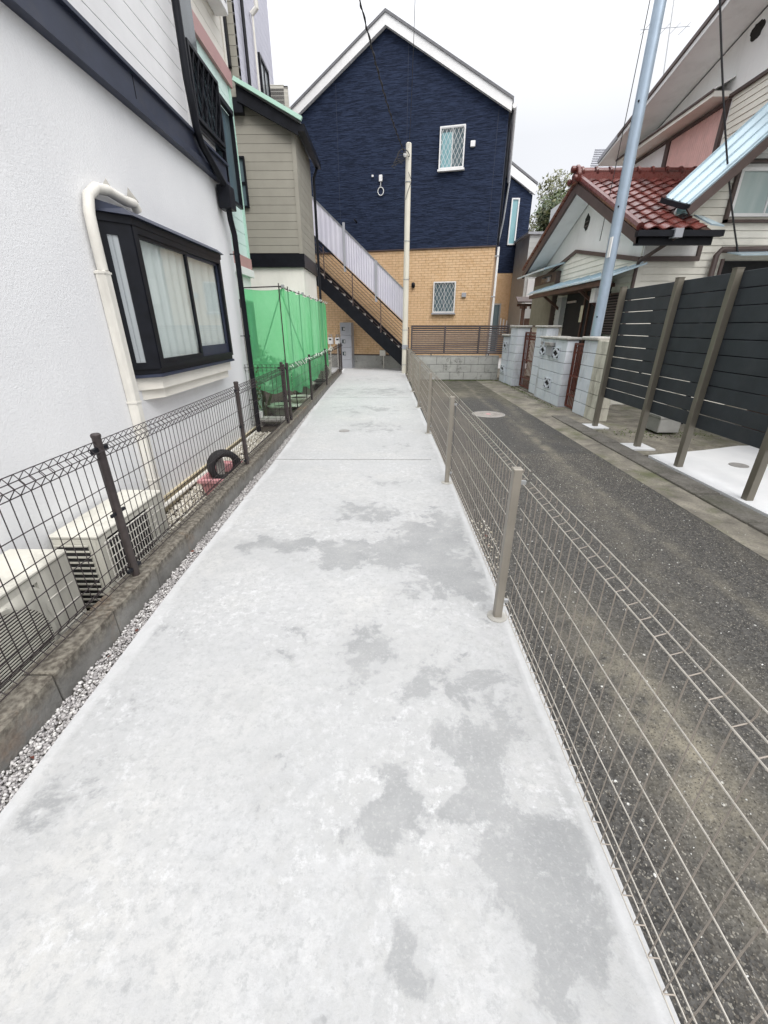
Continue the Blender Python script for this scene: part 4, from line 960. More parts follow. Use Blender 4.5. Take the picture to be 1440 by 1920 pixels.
nm = netsheet((-1.52, 6.68), (-1.52, 11.28), 1.88, lambda u: .34+.07*math.sin(u*7+2)+.08*u+.04*math.sin(u*31), 190, 30, .022, 1, .0)
net = thing('safety_net', 'translucent bright green netting hung around the garden frame', 'net', (-1.52, 8, .3))
B(nm, 'long_sheet', 'green_net', net, smooth=True)
B(netsheet((-2.13, 6.70), (-1.50, 6.70), 1.87, lambda u: .42+.03*math.sin(u*9), 30, 24, .008, 3, 0), 'end_sheet', 'green_net', net, smooth=True)
B(netsheet((-1.52, 11.28), (-1.62, 11.6), 1.86, lambda u: .5, 8, 16, .008, 5, 0), 'corner_fold', 'green_net', net, smooth=True)
m = MB()
for k in range(26):
    y = 6.1+k*.2+random.uniform(-.04, .04); x = fence_x(y)+.02; z = .86
    m.tube([(x, y, z), (x+random.uniform(-.01, .04), y+random.uniform(-.06, .06), z+random.uniform(0, .05)), (x+.03, y+random.uniform(-.1, .1), z-random.uniform(.0, .05))], .004, 4)
for k in range(16):
    y = 6.7+k*.3; m.tube([(-1.50, y, 1.86), (-1.47, y+.02, 1.90), (-1.49, y+.05, 1.87)], .004, 4)
B(m, 'tie', 'twine', net, kind='stuff')

# ================================================================ NAVY AND BRICK BUILDING
a_ = math.atan(.24); FBd = Fr(0, 15.5, (math.cos(a_), -math.sin(a_)), (-math.sin(a_), -math.cos(a_)))
nb = thing('apartment_building', 'two storey gabled building, navy textured siding over tan brick, white barge boards', 'building', FBd(0, -3, 0))
UL, UR, UC = -3.52, 3.36, -.05
B(MB().prism([(UL, -.1), (UR, -.1), (UR, .42), (UL, .42)], -9, .012, FBd), 'foundation', 'block_grey', nb)
B(MB().prism([(UL+.01, .42), (UR-.01, .42), (UR-.01, 3.57), (UL+.01, 3.57)], -9, -.008, FBd), 'brick_wall', 'mortar', nb)
B(MB().prism([(UL-.01, 3.59), (UR+.01, 3.59), (UR+.01, 6.70), (UC, 8.74), (UL-.01, 6.70)], -9, .03, FBd), 'navy_wall', 'navy_siding', nb)
B(bx(UL-.015, UR+.015, -9, .045, 3.565, 3.592, fr=FBd), 'band_flashing', 'brown_trim', nb)
B(bx(UL-.005, UR+.005, -8.9, .022, .42, .455, fr=FBd), 'base_flashing', 'brown_trim', nb)
# bricks: nearest 300 single, the rest joined
bh, bw = .072, .215; rowsn = int((3.565-.46)/bh); bl = []
for r in range(rowsn):
    z = .458+r*bh; u = UL+.01-(bw/2 if r % 2 else 0)
    while u < UR-.02:
        a0, a1 = max(u+.004, UL+.01), min(u+bw-.004, UR-.01)
        if a1-a0 > .03: bl.append((a0, a1, z+.004, z+bh-.004))
        u += bw
bl.sort(key=lambda q: -(q[0]+.0*q[2]) if q[2] > 1.0 and q[0] > .9 else 99)
bwall = [o for o in C.objects if o.name.startswith('brick_wall')][0]
brk = {}
J = MB()
for i, (a0, a1, z0, z1) in enumerate(bl):
    dd = random.uniform(-.001, .003)
    if i < 300:
        key = round(a1-a0, 2)
        if key not in brk: brk[key] = MB().prism([(-key/2+.001, 0), (key/2-.001, 0), (key/2-.001, z1-z0), (-key/2+.001, z1-z0)], 0, .014, Fr(0, 0, FBd.U, FBd.N)).mesh('brick', 'brick_tan')
        link('brick', brk[key], bwall, FBd((a0+a1)/2, -.008+dd, z0))
    else: J.box(a0, a1, -.008, .006+dd, z0, z1, fr=FBd)
B(J, 'brick', 'brick_tan', bwall, kind='stuff')
# barge boards and roof
def along(p, q, d0, d1, h0, h1):
    """sloped board in the facade frame from (u,z) p to q, thickness d0..d1, lower edge h0, upper edge h1 measured vertically"""
    return MB().prism([(p[0], p[1]+h0), (q[0], q[1]+h0), (q[0], q[1]+h1), (p[0], p[1]+h1)], d0, d1, FBd)
ap = (UC, 8.96); le = (UL-.12, 6.82); re = (UR+.08, 6.90)
B(along(le, ap, .045, .17, -.27, -.03), 'barge_board', 'white_trim', nb); B(along(ap, re, .045, .17, -.27, -.03), 'barge_board', 'white_trim', nb)
B(along((le[0]-.03, le[1]-.02), ap, -9.1, .20, -.03, .035), 'roof', 'roof_shingle', nb); B(along(ap, (re[0]+.03, re[1]-.02), -9.1, .20, -.03, .035), 'roof', 'roof_shingle', nb)
B(MB().tube([FBd(re[0]+.07, -9, re[1]-.16), FBd(re[0]+.07, .18, re[1]-.16)], .06, 8), 'gutter', 'white_trim', nb)
B(MB().tube([FBd(re[0]+.03, .02, re[1]-.2), FBd(re[0]-.02, .0, 6.3), FBd(re[0]-.02, .0, 3.6)], .03, 8), 'downpipe', 'black_metal', nb)
B(MB().tube([FBd(UR+.09, .02, 3.55), FBd(UR+.09, .02, .1)], .035, 8), 'downpipe', 'white_trim', nb)
for z in (3.3, 2.2, 1.1): B(bx(UR, UR+.13, -.02, .06, z, z+.03, fr=FBd), 'pipe_clip', 'steel_grey', nb)
for u, z0, z1 in ((-1.56, 3.6, 7.7), (.56, 3.6, 8.35), (3.1, 3.6, 6.75)): B(bx(u-.006, u+.006, .030, .034, z0, z1, fr=FBd), 'panel_joint', 'navy_metal', nb)
FBn = Fr(*FBd(0, .03, 0)[:2], FBd.U, FBd.N)
def bwin(z0, z1, fmat, gmat):
    w = window(FBn if z0 > 3 else FBd, 1.53, 2.24, z0, z1, nb, fmat, 'pane_slate', .035, .05, (1.885,))
    f = FBn if z0 > 3 else FBd
    B(bx(1.58, 1.87, .018, .024, z0+.05, z1-.12, fr=f), 'blind', 'pane_teal' if z0 > 3 else 'pane_slate', w)
    g = lattice(f, 1.55, 2.22, z0+.02, z1-.02, w, gmat, 6, .09, .0085)
    B(bx(1.50, 2.27, .0, .11, z0-.05, z0-.005, fr=f), 'sill', fmat, w)
bwin(5.52, 6.48, 'white_trim', 'white_trim'); bwin(1.77, 2.66, 'grey_box', 'white_paint')
B(bx(2.40, 2.53, .03, .09, 5.98, 6.12, fr=FBd), 'vent_cover', 'white_trim', nb, bevel=.01)
B(bx(2.44, 2.58, .006, .07, 2.21, 2.34, fr=FBd), 'vent_cover', 'grey_box', nb, bevel=.01)
cb = B(bx(-.27, -.17, .03, .09, 5.36, 5.52, fr=FBd), 'cable_box', 'white_trim', nb, bevel=.008)
m = MB().tube([FBd(-.22, .06, 5.37), FBd(-.22, .06, 5.26), FBd(-.25, .06, 5.24)], .010, 6)
m.tube([FBd(-.22+.09*math.cos(t), .06, 5.12+.10*math.sin(t)) for t in np.linspace(1.4, 7.9, 24)], .011, 6)
B(m, 'cable_loop', 'white_paint', cb); B(bx(-.50, -.45, .03, .07, 5.49, 5.54, fr=FBd), 'hook', 'white_trim', cb)
B(MB().tube([FBd(-1.0, .1, 4.36), FBd(-1.02, .25, 4.40), FBd(-.95, .38, 4.34)], .03, 8), 'spotlight', 'black_metal', nb)
B(MB().lathe(0, 0, [(0.001, 0), (.06, .0), (.06, .1)], 12, 0), 'unused', 'black_metal', nb) if False else None
wl = MB(); c0 = FBd(.86, .05, 2.58)
wl.lathe(c0[0], c0[1], [(.03, -.08), (.055, -.05), (.06, 0), (.055, .05), (.03, .08)], 12, c0[2]); B(wl, 'wall_lamp', 'black_metal', nb, smooth=True)
B(bx(.62, .72, .006, .12, 2.76, 2.80, fr=FBd), 'bracket', 'brown_trim', nb)

# ================================================================ STAIRCASE
st = thing('staircase', 'black steel outside staircase with pale ribbed screen climbing the brick facade', 'stairs', FBd(.6, 1, 0))
SO = .55
FStair = Fr(*FBd(0, SO, 0)[:2], FBd.U, FBd.N)
sl = .848; zt = lambda u: 2.96-sl*(u+2.04)
for d in (.42, -.42):
    B(MB().prism([(-3.0, zt(-3.0)-.46), (.79, max(zt(.79)-.46, .02)), (.86, .0), (.93, .0), (.93, zt(.93)+.02), (-3.0, zt(-3.0))], d, d+.03, FStair), 'stringer', 'black_metal', st)
k = 0; u = .80
while u > -3.0:
    B(bx(u-.13, u+.12, -.385, .415, zt(u)-.21, zt(u)-.18, fr=FStair), 'tread', 'steel_grey', st); B(bx(u+.10, u+.12, -.385, .415, zt(u)-.25, zt(u)-.211, fr=FStair), 'nosing', 'white_paint', st)
    u -= .235
def srail(mat, p, q, w, name, d=.44): B(MB().bar(FStair(p[0], d, p[1]), FStair(q[0], d, q[1]), w), name, mat, st)
hr = lambda u: zt(u)+.86
srail('black_metal', (-3.0, hr(-3.0)), (.93, hr(.93)), .035, 'handrail')
for k in range(7): srail('brown_trim', (-3.0, zt(-3.0)+.10+k*.105), (.93, zt(.93)+.10+k*.105), .012, 'rail')
for u in (-2.8, -1.83, -.91, .01, .93): srail('brown_trim', (u, zt(u)-.05), (u, hr(u)), .028, 'baluster')
# ribbed polycarbonate screen above the handrail
pz = lambda u: 4.84-.87*(u+2.06)
for ua, ub in ((-3.0, -1.17), (-1.11, -.17), (-.11, .80)):
    n = 24; m = MB(); V = []
    for i in range(n*2+1):
        u = ua+(ub-ua)*i/(n*2); d = .40+(.012 if (i//2) % 2 else 0)
        V += [FStair(u, d, zt(u)+.90), FStair(u, d, pz(u))]
    m.add(V, [(2*i, 2*i+2, 2*i+3, 2*i+1) for i in range(n*2)]); m2_ = m
    B(m2_, 'screen_panel', 'poly_panel', st)
B(MB().bar(FStair(-3.0, .41, pz(-3.0)), FStair(.83, .41, pz(.83)), .03), 'screen_rail', 'steel_grey', st)
for u in (-1.14, -.14, .83): B(MB().bar(FStair(u, .43, zt(u)+.72), FStair(u, .43, pz(u)+(.16 if u < -1 else .02)), .07, .05), 'screen_post', 'cap_stone' if False else 'grey_box', st)

# meters
lk = thing('meter_cabinet', 'tall grey cabinet of stacked meter boxes against the brick wall', 'cabinet', FBd(-1.42, .2, 0))
for k, (z0, z1) in enumerate(((0, .29), (.295, .685), (.69, 1.08), (1.085, 1.48))):
    b_ = B(bx(-1.62, -1.22, .02, .32, z0, z1, fr=FBd), 'box', 'grey_box', lk, bevel=.004)
    if k: B(bx(-1.56, -1.44, .32, .323, z1-.26, z1-.14, fr=FBd), 'meter_window', 'pane_dark', b_); B(bx(-1.50, -1.45, .3232, .3245, z1-.24, z1-.16, fr=FBd), 'dial', 'steel_grey', b_)
for j, u in enumerate((-2.07, -1.80)):
    gmt = thing('gas_meter', ['white gas meter on the brick wall, farther left of the two', 'white gas meter on the brick wall, next to the grey cabinet'][j], 'gas meter', FBd(u, .1, .9), 'gas meters on the brick wall')
    B(bx(u-.09, u+.09, .03, .15, .78, 1.0, fr=FBd), 'body', 'white_paint', gmt, bevel=.015); B(bx(u-.04, u+.05, .15, .154, .91, .96, fr=FBd), 'window', 'pane_dark', gmt)
    B(MB().tube([FBd(u-.05, .09, 1.0), FBd(u-.05, .09, 1.08), FBd(u+.05, .09, 1.08), FBd(u+.05, .09, 1.0)], .015, 6), 'pipe', 'steel_grey', gmt)
    B(MB().tube([FBd(u-.02, .09, .78), FBd(u-.02, .09, .02)], .022, 6), 'riser', 'cream_plastic', gmt)
tpb = thing('outlet_box', 'small beige box on a short post under the staircase', 'box', FBd(-.13, .2, 0))
B(bx(-.25, -.05, .05, .15, .42, .60, fr=FBd), 'box', 'cream_plastic', tpb); B(MB().bar(FBd(-.12, .1, 0), FBd(-.12, .1, .42), .035), 'post', 'cream_plastic', tpb)
m = MB()
for u in (-1.1, -.75): m.box(u, u+.3, .35, .60, -.011, .003, fr=FBd)
dr = B(m, 'drain_cover', 'cover_iron', None); tag(dr, 'pair of flat grey access covers in front of the meter cabinet', 'cover')

# second navy building behind
sb = thing('apartment_building', 'farther navy and brick gabled building with tall narrow frosted window', 'building', (4, 23, 0))
FC = Fr(0, 21, (1, 0), (0, -1))
B(MB().prism([(-1, -.1), (6.0, -.1), (6.0, 3.5), (-1, 3.5)], -7, 0, FC), 'brick_wall', 'brick_tan', sb)
B(MB().prism([(-1, 3.505), (5.98, 3.505), (5.98, 6.3), (2.6, 8.30), (-1, 6.2)], -7, .02, FC), 'navy_wall', 'navy_siding', sb)
B(MB().prism([(2.6, 8.36), (6.05, 6.30), (6.05, 6.62), (2.6, 8.70)], .021, .14, FC), 'barge_board', 'white_trim', sb)
B(MB().prism([(2.6, 8.70), (6.1, 6.62), (6.1, 6.70), (2.6, 8.80)], -7, .16, FC), 'roof', 'roof_shingle', sb)
B(MB().tube([FC(6.1, -7, 6.5), FC(6.1, .1, 6.5)], .07, 8), 'gutter', 'white_trim', sb)
B(MB().tube([FC(4.95, .1, 6.9), FC(4.85, .1, 5.4), FC(4.7, .1, 4.4)], .04, 8), 'downpipe', 'steel_grey', sb)
window(Fr(0, 20.98, (1, 0), (0, -1)), 5.13, 5.46, 4.55, 6.20, sb, 'white_trim', 'pane_teal', .05, .06)
window(FC, 4.75, 5.15, .2, 2.3, sb, 'steel_grey', 'pane_slate', .06, .05, name='door')
m = MB()
for k in range(3): m.tube([FC(5.15+k*.14, .25, 1.0+k*.1), FC(5.15+k*.14, .25, 1.7-k*.05)], .03, 8)
bk = B(m, 'bicycle_rack', 'white_trim', None); tag(bk, 'white curved metal hoops in front of the farther brick wall', 'rack')
for r in range(46):
    pass
J = MB()
for r in range(44):
    z = .1+r*.077; u = 3.3-(.11 if r % 2 else 0)
    while u < 5.98:
        J.box(max(u+.004, 3.3), min(u+.212, 5.99), 0, .012, z+.004, z+.071, fr=FC); u += .22
B(J, 'brick', 'brick_tan', sb, kind='stuff')

# ================================================================ CREAM POLE AND WIRES
cp = thing('service_pole', 'slim cream jointed service pole at the far end of the mesh fence', 'pole', (.50, 13.8, 0))
PXc = .535
B(MB().lathe(PXc, 13.8, [(.085, 0), (.085, 1.6), (.082, 1.6), (.082, 3.2), (.078, 3.2), (.074, 5.72), (.05, 5.74)], 16), 'shaft', 'cream_pole', cp, smooth=True)
for z in (.25, 1.25, 2.6, 3.55, 4.9): B(MB().lathe(PXc, 13.8, [(.088, 0), (.088, .018)], 16, z), 'band', 'steel_grey', cp)
B(bx(PXc-.09, PXc+.09, 13.70, 13.715, .72, .84), 'number_plate', 'grey_box', cp)
m = MB()
for k in range(5): m.tube([(PXc-.08, 13.75, 5.5-k*.03), (PXc-.25-.05*k, 13.7, 5.5-k*.07), (PXc-.33-.03*(k % 3), 13.7, 5.38-k*.05)], .012, 5)
m.tube([(PXc-.02, 13.7, 5.42)]+[(PXc-.14+.16*math.cos(t), 13.68, 5.42+.15*math.sin(t)) for t in np.linspace(0, 4.6, 14)], .011, 6)
m.tube([(PXc+.0, 13.69, 5.1), (PXc+.09, 13.68, 4.9), (PXc+.0, 13.69, 4.7), (PXc-.06, 13.69, 4.5)], .007, 5)
B(m, 'lead', 'cable_black', cp); B(MB().lathe(PXc-.1, 13.72, [(.03, 0), (.045, .04), (.03, .08)], 10, 5.42), 'insulator', 'white_paint', cp)
def cable(pts, r, label, seg=28, twist=False):
    P = [Vector(p) for p in pts]; Q = []
    for i in range(seg+1):
        t = i/seg; Q.append(tuple(P[0]*(1-t)**2+P[1]*2*t*(1-t)+P[2]*t*t))
    m = MB().tube(Q, r, 6)
    if twist:
        n = 240; q2 = []
        for i in range(n+1):
            t = i/n; p = P[0]*(1-t)**2+P[1]*2*t*(1-t)+P[2]*t*t; q2.append((p.x+r*1.5*math.cos(i*.9), p.y, p.z+r*1.5*math.sin(i*.9)))
        m.tube(q2, r*.8, 5)
    o = B(m, 'overhead_cable', 'cable_black'); return tag(o, label, 'cable')
cable([(PXc-.1, 13.7, 5.5), (-.5, 7.0, 4.55), (-1.6, 1, 7.8)], .010, 'thick twisted black cable rising left from the cream pole', twist=True)
cable([(PXc, 13.7, 5.6), (.38, 8, 4.6), (.1, 1, 7.6)], .004, 'thin black wire rising straight up from the cream pole top')
cable([(5.83, 8.05, 2.45), (4.98, 8.0, 3.9), (3.75, 7.6, 6.7)], .013, 'brown black cable dropping to the awning of the right hand house')
cable([(3.9, 9, 2.8), (3.8, 8.5, 5.6), (3.6, 8.0, 9.0)], .006, 'thin wire hanging down behind the blue steel pole')
sp = thing('steel_pole', 'tall blue grey steel utility pole leaning over the tiled house', 'pole', (3.52, 7.62, 0))
B(MB().lathe(3.52, 7.62, [(.085, -.02), (.082, 2.0), (.070, 7.2)], 18), 'shaft', 'steel_pole', sp, smooth=True)
B(bx(3.435, 3.45, 7.50, 7.58, 2.35, 2.62), 'label_plate', 'white_paint', sp)
for z in (1.5, 3.0, 4.2): B(MB().lathe(3.46, 7.56, [(.012, 0), (.012, .02)], 8, z), 'bolt', 'black_metal', sp)

# ================================================================ SLAT FENCE (right)
sf = thing('slat_fence', 'tall dark grey horizontal board fence on olive square posts', 'fence', (3.15, 4.3, 0))
for y in (6.27, 5.11, 4.30, 3.36, 2.4, 1.4): 
    o = B(bx(3.12, 3.185, y-.032, y+.032, -.012, 1.845), 'post', 'olive_post', sf, bevel=.003)
    B(bx(3.118, 3.187, y-.034, y+.034, 1.845, 1.852), 'post_cap', 'olive_post', o)
for k in range(10):
    z = .415+k*.1415
    for (y0, y1) in ((5.116, 6.30), (3.365, 5.11), (1.0, 3.36)):
        B(bx(3.187, 3.207, y0+.002, y1-.002, z, z+.133+random.uniform(-.001, .001)), 'slat', 'slat_board', sf, bevel=.002)
# things glimpsed behind
for k, (y, z, w) in enumerate(((4.6, .95, .35), (3.8, .8, .5), (3.1, .95, .3))): pass

# ================================================================ BLOCK WALLS, GATES
def blockwall(name, label, fr, u0, u1, z0, z1, dth, mat, bl=.39, bhh=.19, cap=None, holes=(), cat='wall', ow=()):
    t = thing(name, label, cat, fr((u0+u1)/2, -dth/2, z0))
    B(bx(u0+.01, u1-.01, -dth+.01, -.018, z0, z1-.005, fr=fr), 'mortar', 'joint_dark', t)
    z = z0; r = 0
    while z < z1-.02:
        u = u0-(bl/2 if r % 2 else 0); zz = min(z+bhh, z1)
        while u < u1-.01:
            a, b = max(u, u0)+.004, min(u+bl, u1)-.004
            if b-a > .03 and not any(a < h[1] and b > h[0] and z < h[3]-.02 and zz > h[2]+.02 for h in holes):
                B(bx(a, b, -dth, random.uniform(-.002, .002), z+.004, zz-.004, fr=fr), 'block', mat, t, bevel=.005)
            u += bl
        z += bhh; r += 1
    if cap:
        n = max(1, int((u1-u0)/.45)); w = (u1-u0+.08)/n
        for k in range(n): B(bx(u0-.04+k*w+.003, u0-.04+(k+1)*w-.003, -dth-.04, .04+random.uniform(-.008, .008), z1+.002, z1+cap+random.uniform(-.008, .008), fr=fr), 'cap', 'cap_stone', t, bevel=.015)
    return t
def openwork(fr, u0, z0, s, parent, h=.19):
    m = MB(); d0, d1 = -.012, .008; w = .012
    m.box(u0, u0+s, d0, d1, z0, z0+w, fr=fr).box(u0, u0+s, d0, d1, z0+h-w, z0+h, fr=fr).box(u0, u0+w, d0, d1, z0+w, z0+h-w, fr=fr).box(u0+s-w, u0+s, d0, d1, z0+w, z0+h-w, fr=fr)
    for k in range(4):
        q_ = [(w, h/2), (s/2, h-w), (s-w, h/2), (s/2, w)]; a = q_[k]; b = q_[(k+1) % 4]
        m.bar(fr(u0+a[0], .0, z0+a[1]), fr(u0+b[0], .0, z0+b[1]), .018, .034)
    o = B(m, 'openwork_block', 'block_blue', parent); B(bx(u0+w*.5, u0+s-w*.5, -.0115, -.010, z0+w*.5, z0+h-w*.5, fr=fr), 'hollow_shade', 'dark_inside', o); return o  # dark sheet on the wall face paints the shade inside the openwork
FL = FX(3.28, -1)
blockwall('gate_pillar', 'cream painted block pillar next to the first slat fence post', FX(3.30, -1), 6.66, 7.02, -.03, 1.17, .22, 'block_cream', .39, .20, None)
blockwall('gate_pillar', 'pale blue block pillar joined to the cream pillar, rough stone cap', FX(3.305, -1), 7.025, 7.50, -.03, 1.16, .22, 'block_blue', .48, .20, .05)
w1 = blockwall('block_wall', 'pale blue block wall with letter box and three openwork blocks', FX(3.22, -1), 7.98, 9.35, -.03, 1.14, .20, 'block_blue', .39, .195, .05)
openwork(FX(3.205, -1), 8.26, .80, .36, w1, .20); openwork(FX(3.205, -1), 8.99, .82, .34, w1, .20); openwork(FX(3.205, -1), 8.46, .23, .36, w1, .20)
blockwall('gate_pillar', 'taller pale blue pillar behind the letter box wall, ragged stone cap', FX(3.30, -1), 9.36, 10.0, -.03, 1.34, .25, 'block_blue', .39, .195, .05)
blockwall('gate_pillar', 'pale blue pillar at the corner by the brown louvre fence, ragged cap', FX(3.16, -1), 10.95, 11.55, -.03, 1.33, .30, 'block_blue', .39, .195, .05)
w2 = blockwall('block_wall', 'short low pale blue block wall with openwork between pillar and louvre fence', FX(3.13, -1), 11.56, 12.10, -.03, 1.12, .12, 'block_blue', .39, .19, .05)
openwork(FX(3.115, -1), 11.64, .80, .38, w2); openwork(FX(3.115, -1), 11.64, .22, .38, w2)
mbx = thing('mailbox', 'grey metal letter box with flap set into the pale blue wall', 'mailbox', (3.2, 8.8, .9))
B(bx(8.58, 8.88, .008, .05, .84, 1.02, fr=FX(3.22, -1)), 'box', 'grey_box', mbx, bevel=.005)
B(MB().prism([(8.56, 1.02), (8.90, 1.02), (8.90, 1.08), (8.56, 1.08)], .008, .09, FX(3.22, -1)), 'flap', 'cover_iron', mbx, bevel=.005)
pln = B(bx(9.20, 9.30, .008, .02, .95, 1.08, fr=FX(3.22, -1)), 'name_plate', 'steel_grey', None); tag(pln, 'small blank grey plate on the pale blue wall beside the letter box', 'plate')
def gate(name, label, y0, y1, x, z0, z1, n):
    t = thing(name, label, 'gate', (x, (y0+y1)/2, z0)); f = FX(x, -1)
    m = MB().box(y0, y0+.03, -.015, .015, z0, z1, fr=f).box(y1-.03, y1, -.015, .015, z0, z1, fr=f)
    for z in (z0, (z0+z1)/2-.02, z1-.03, z0+.2): m.box(y0+.03, y1-.03, -.012, .012, z, z+.03, fr=f)
    B(m, 'frame', 'gate_red', t)
    for k in range(n):
        u = y0+.03+(y1-y0-.06)*(k+.5)/n; B(bx(u-.009, u+.009, -.006, .006, z0+.03, z1-.03, fr=f), 'bar', 'gate_red', t)
    for k in range(n-1):
        u = y0+.03+(y1-y0-.06)*(k+1)/n; B(MB().tube([f(u+.022*math.cos(a), 0, z1-.12+.05*math.sin(a)) for a in np.linspace(0, 6.0, 9)], .005, 4), 'scroll', 'gate_red', t)
    return t
gate('metal_gate', 'narrow rusty red metal gate between the blue pillar and letter box wall', 7.52, 7.97, 3.36, 0, 1.10, 6)
gate('metal_gate', 'rusty red metal gate farther back between the two tall pillars', 10.02, 10.93, 3.36, 0, 1.24, 9)
for yy0, yy1, lb in ((7.6, 7.95, 'dark board standing behind the near red gate'), (10.1, 10.9, 'dark board standing behind the farther red gate')):
    pass
# back wall of the lane
gw = blockwall('block_wall', 'low grey concrete block wall closing the end of the lane', Fr(0, 12.3, (1, 0), (0, -1)), .60, 3.12, -.03, .62, .12, 'block_grey', .39, .205, None)
lv = thing('louvre_fence', 'brown horizontal louvre fence above the grey block wall', 'fence', (2, 12.35, .65)); FLv = Fr(0, 12.33, (1, 0), (0, -1))
m = MB().box(.64, 3.30, -.02, .03, .66, .70, fr=FLv).box(.64, 3.45, -.02, .03, 1.34, 1.385, fr=FLv)
for u in (.64, 1.55, 2.49): m.box(u, u+.04, -.02, .035, .70, 1.34, fr=FLv)
m.box(3.27, 3.31, -.02, .035, .70, 1.34, fr=FLv); B(m, 'frame', 'louvre_brown', lv)
for (u0, u1) in ((.68, 1.55), (1.59, 2.49), (2.53, 3.27)):
    for k in range(12):
        z = .715+k*.0525; B(MB().add([FLv(u, d, zz) for u in (u0, u1) for d, zz in ((.022, z), (-.01, z+.032), (-.014, z+.028), (.018, z-.004))], [(0, 1, 2, 3), (4, 5, 6, 7), (0, 1, 5, 4), (1, 2, 6, 5), (2, 3, 7, 6), (3, 0, 4, 7)]), 'louvre', 'louvre_brown', lv)
for u in (1.2, 2.8): B(bx(u, u+.03, -.01, .02, .58, .66, fr=FLv), 'bracket', 'louvre_brown', lv)
B(bx(.60, .66, 12.42, 12.44, .60, .61), 'spacer', 'louvre_brown', lv)

# ================================================================ RED TILED HOUSE
th = thing('tiled_house', 'single storey cream sided house wing with glazed red tile roof', 'house', (5, 10, 0))
GX = 4.3; NY = 8.2; RY = 10.4; RZ = 4.02; EZ = 2.68; EY = 7.60; FYE = 13.5
B(MB().prism([(8.22, -.05), (13.45, -.05), (13.45, 2.70), (10.4, 3.93), (8.22, 2.92)], -2, -.012, FX(GX, -1)), 'wall', 'white_plaster', th)
FG = FX(GX, -1)
rows(FG, [(8.2, -.02), (13.45, -.02), (13.45, 2.45), (11.0, 2.88), (8.2, 2.37)], .105, .004, .010, 'siding_cream_lap', th, 'lap_siding', .014, True, d=-.012)
B(MB().prism([(8.18, 2.37), (11.0, 2.88), (13.47, 2.46), (13.47, 2.52), (11.0, 2.95), (8.18, 2.44)], -.01, .045, FG), 'trim', 'brown_trim', th)
# facing wall
FF = FY(NY)
B(MB().prism([(GX+.01, -.05), (9.0, -.05), (9.0, 6.0), (6.9, 5.1), (4.75, 3.10), (GX+.01, 2.72)], -.2, -.012, FF), 'front_wall', 'white_plaster', th)
rows(FF, [(GX, -.02), (9.0, -.02), (9.0, 3.58), (5.28, 3.58), (4.80, 3.14), (GX, 2.70)], .105, .004, .010, 'siding_cream_lap', th, 'lap_siding', .014, True, d=-.012)
B(bx(GX-.02, GX+.05, 0, .03, -.03, 2.37, fr=FF), 'corner_board', 'siding_cream_lap', th)
B(bx(GX, 5.20, .03, .06, 2.45, 2.75, fr=FF), 'eave_panel', 'white_plaster', th)
B(MB().box(GX-.05, 5.24, .06, .10, 2.37, 2.44, fr=FF).box(5.18, 5.24, .06, .10, 2.441, 2.74, fr=FF), 'eave_trim', 'brown_trim', th)
B(MB().tube([(4.42, 7.55, 2.62), (4.40, 7.7, 2.56), (4.22, 8.08, 2.36), (4.22, 8.12, 2.25), (4.22, 8.12, 0)], .03, 8), 'downpipe', 'brown_trim', th)
# gutter on near eave
B(bx(3.80, 5.10, 7.47, 7.57, 2.62, 2.70), 'gutter', 'black_metal', th); B(bx(3.84, 5.02, 7.58, 7.64, 2.52, 2.66), 'fascia', 'black_metal', th)
B(bx(4.34, 4.46, 7.44, 7.58, 2.60, 2.72), 'gutter_outlet', 'grey_box', th)
# roof base and tiles
def rp(x, s, h=0):
    """point on near slope: s = 0 at eave, 1 at ridge"""
    return (x, EY+(RY-EY)*s, EZ+.04+(RZ-EZ)*s+h)
RB = B(MB().slab([rp(3.85, 0), rp(4.98, 0), rp(4.98, .36), rp(6.35, .36), rp(6.35, 1), rp(3.85, 1)], -.04), 'roof', 'wood_dark', th)
B(MB().slab([(3.85, RY, RZ+.04), (6.35, RY, RZ+.04), (6.35, FYE, 2.78), (3.85, FYE, 2.78)], -.05), 'far_roof', 'tile_red', th)
# soffit (white) under both overhangs
B(MB().slab([(3.90, EY+.05, EZ-.06), (GX-.01, EY+.05, EZ-.06), (GX-.01, RY, RZ-.08), (3.90, RY, RZ-.08)], -.02), 'soffit', 'white_plaster', th)
B(MB().slab([(3.90, RY, RZ-.08), (GX-.01, RY, RZ-.08), (GX-.01, FYE-.05, 2.66), (3.90, FYE-.05, 2.66)], -.02), 'soffit', 'white_plaster', th)
B(MB().add([(3.88, RY, RZ-.17), (3.88, EY-.02, EZ-.14), (3.88, EY-.02, EZ+.02), (3.88, RY, RZ+.0), (3.83, RY, RZ-.17), (3.83, EY-.02, EZ-.14), (3.83, EY-.02, EZ+.02), (3.83, RY, RZ+.0)],
           [(0, 1, 2, 3), (4, 5, 6, 7), (0, 1, 5, 4), (1, 2, 6, 5), (2, 3, 7, 6), (3, 0, 4, 7)]), 'barge_board', 'brown_trim', th)
B(MB().add([(3.88, RY, RZ-.17), (3.88, FYE, 2.60), (3.88, FYE, 2.76), (3.88, RY, RZ+.0), (3.83, RY, RZ-.17), (3.83, FYE, 2.60), (3.83, FYE, 2.76), (3.83, RY, RZ+.0)],
           [(0, 1, 2, 3), (4, 5, 6, 7), (0, 1, 5, 4), (1, 2, 6, 5), (2, 3, 7, 6), (3, 0, 4, 7)]), 'barge_board', 'brown_trim', th)
B(MB().tube([(3.86, EY-.03, EZ+.08), (3.86, RY, RZ+.09)], .06, 8).tube([(3.86, RY, RZ+.09), (3.86, FYE, 2.83)], .06, 8), 'verge_tile', 'tile_red', th, smooth=True)
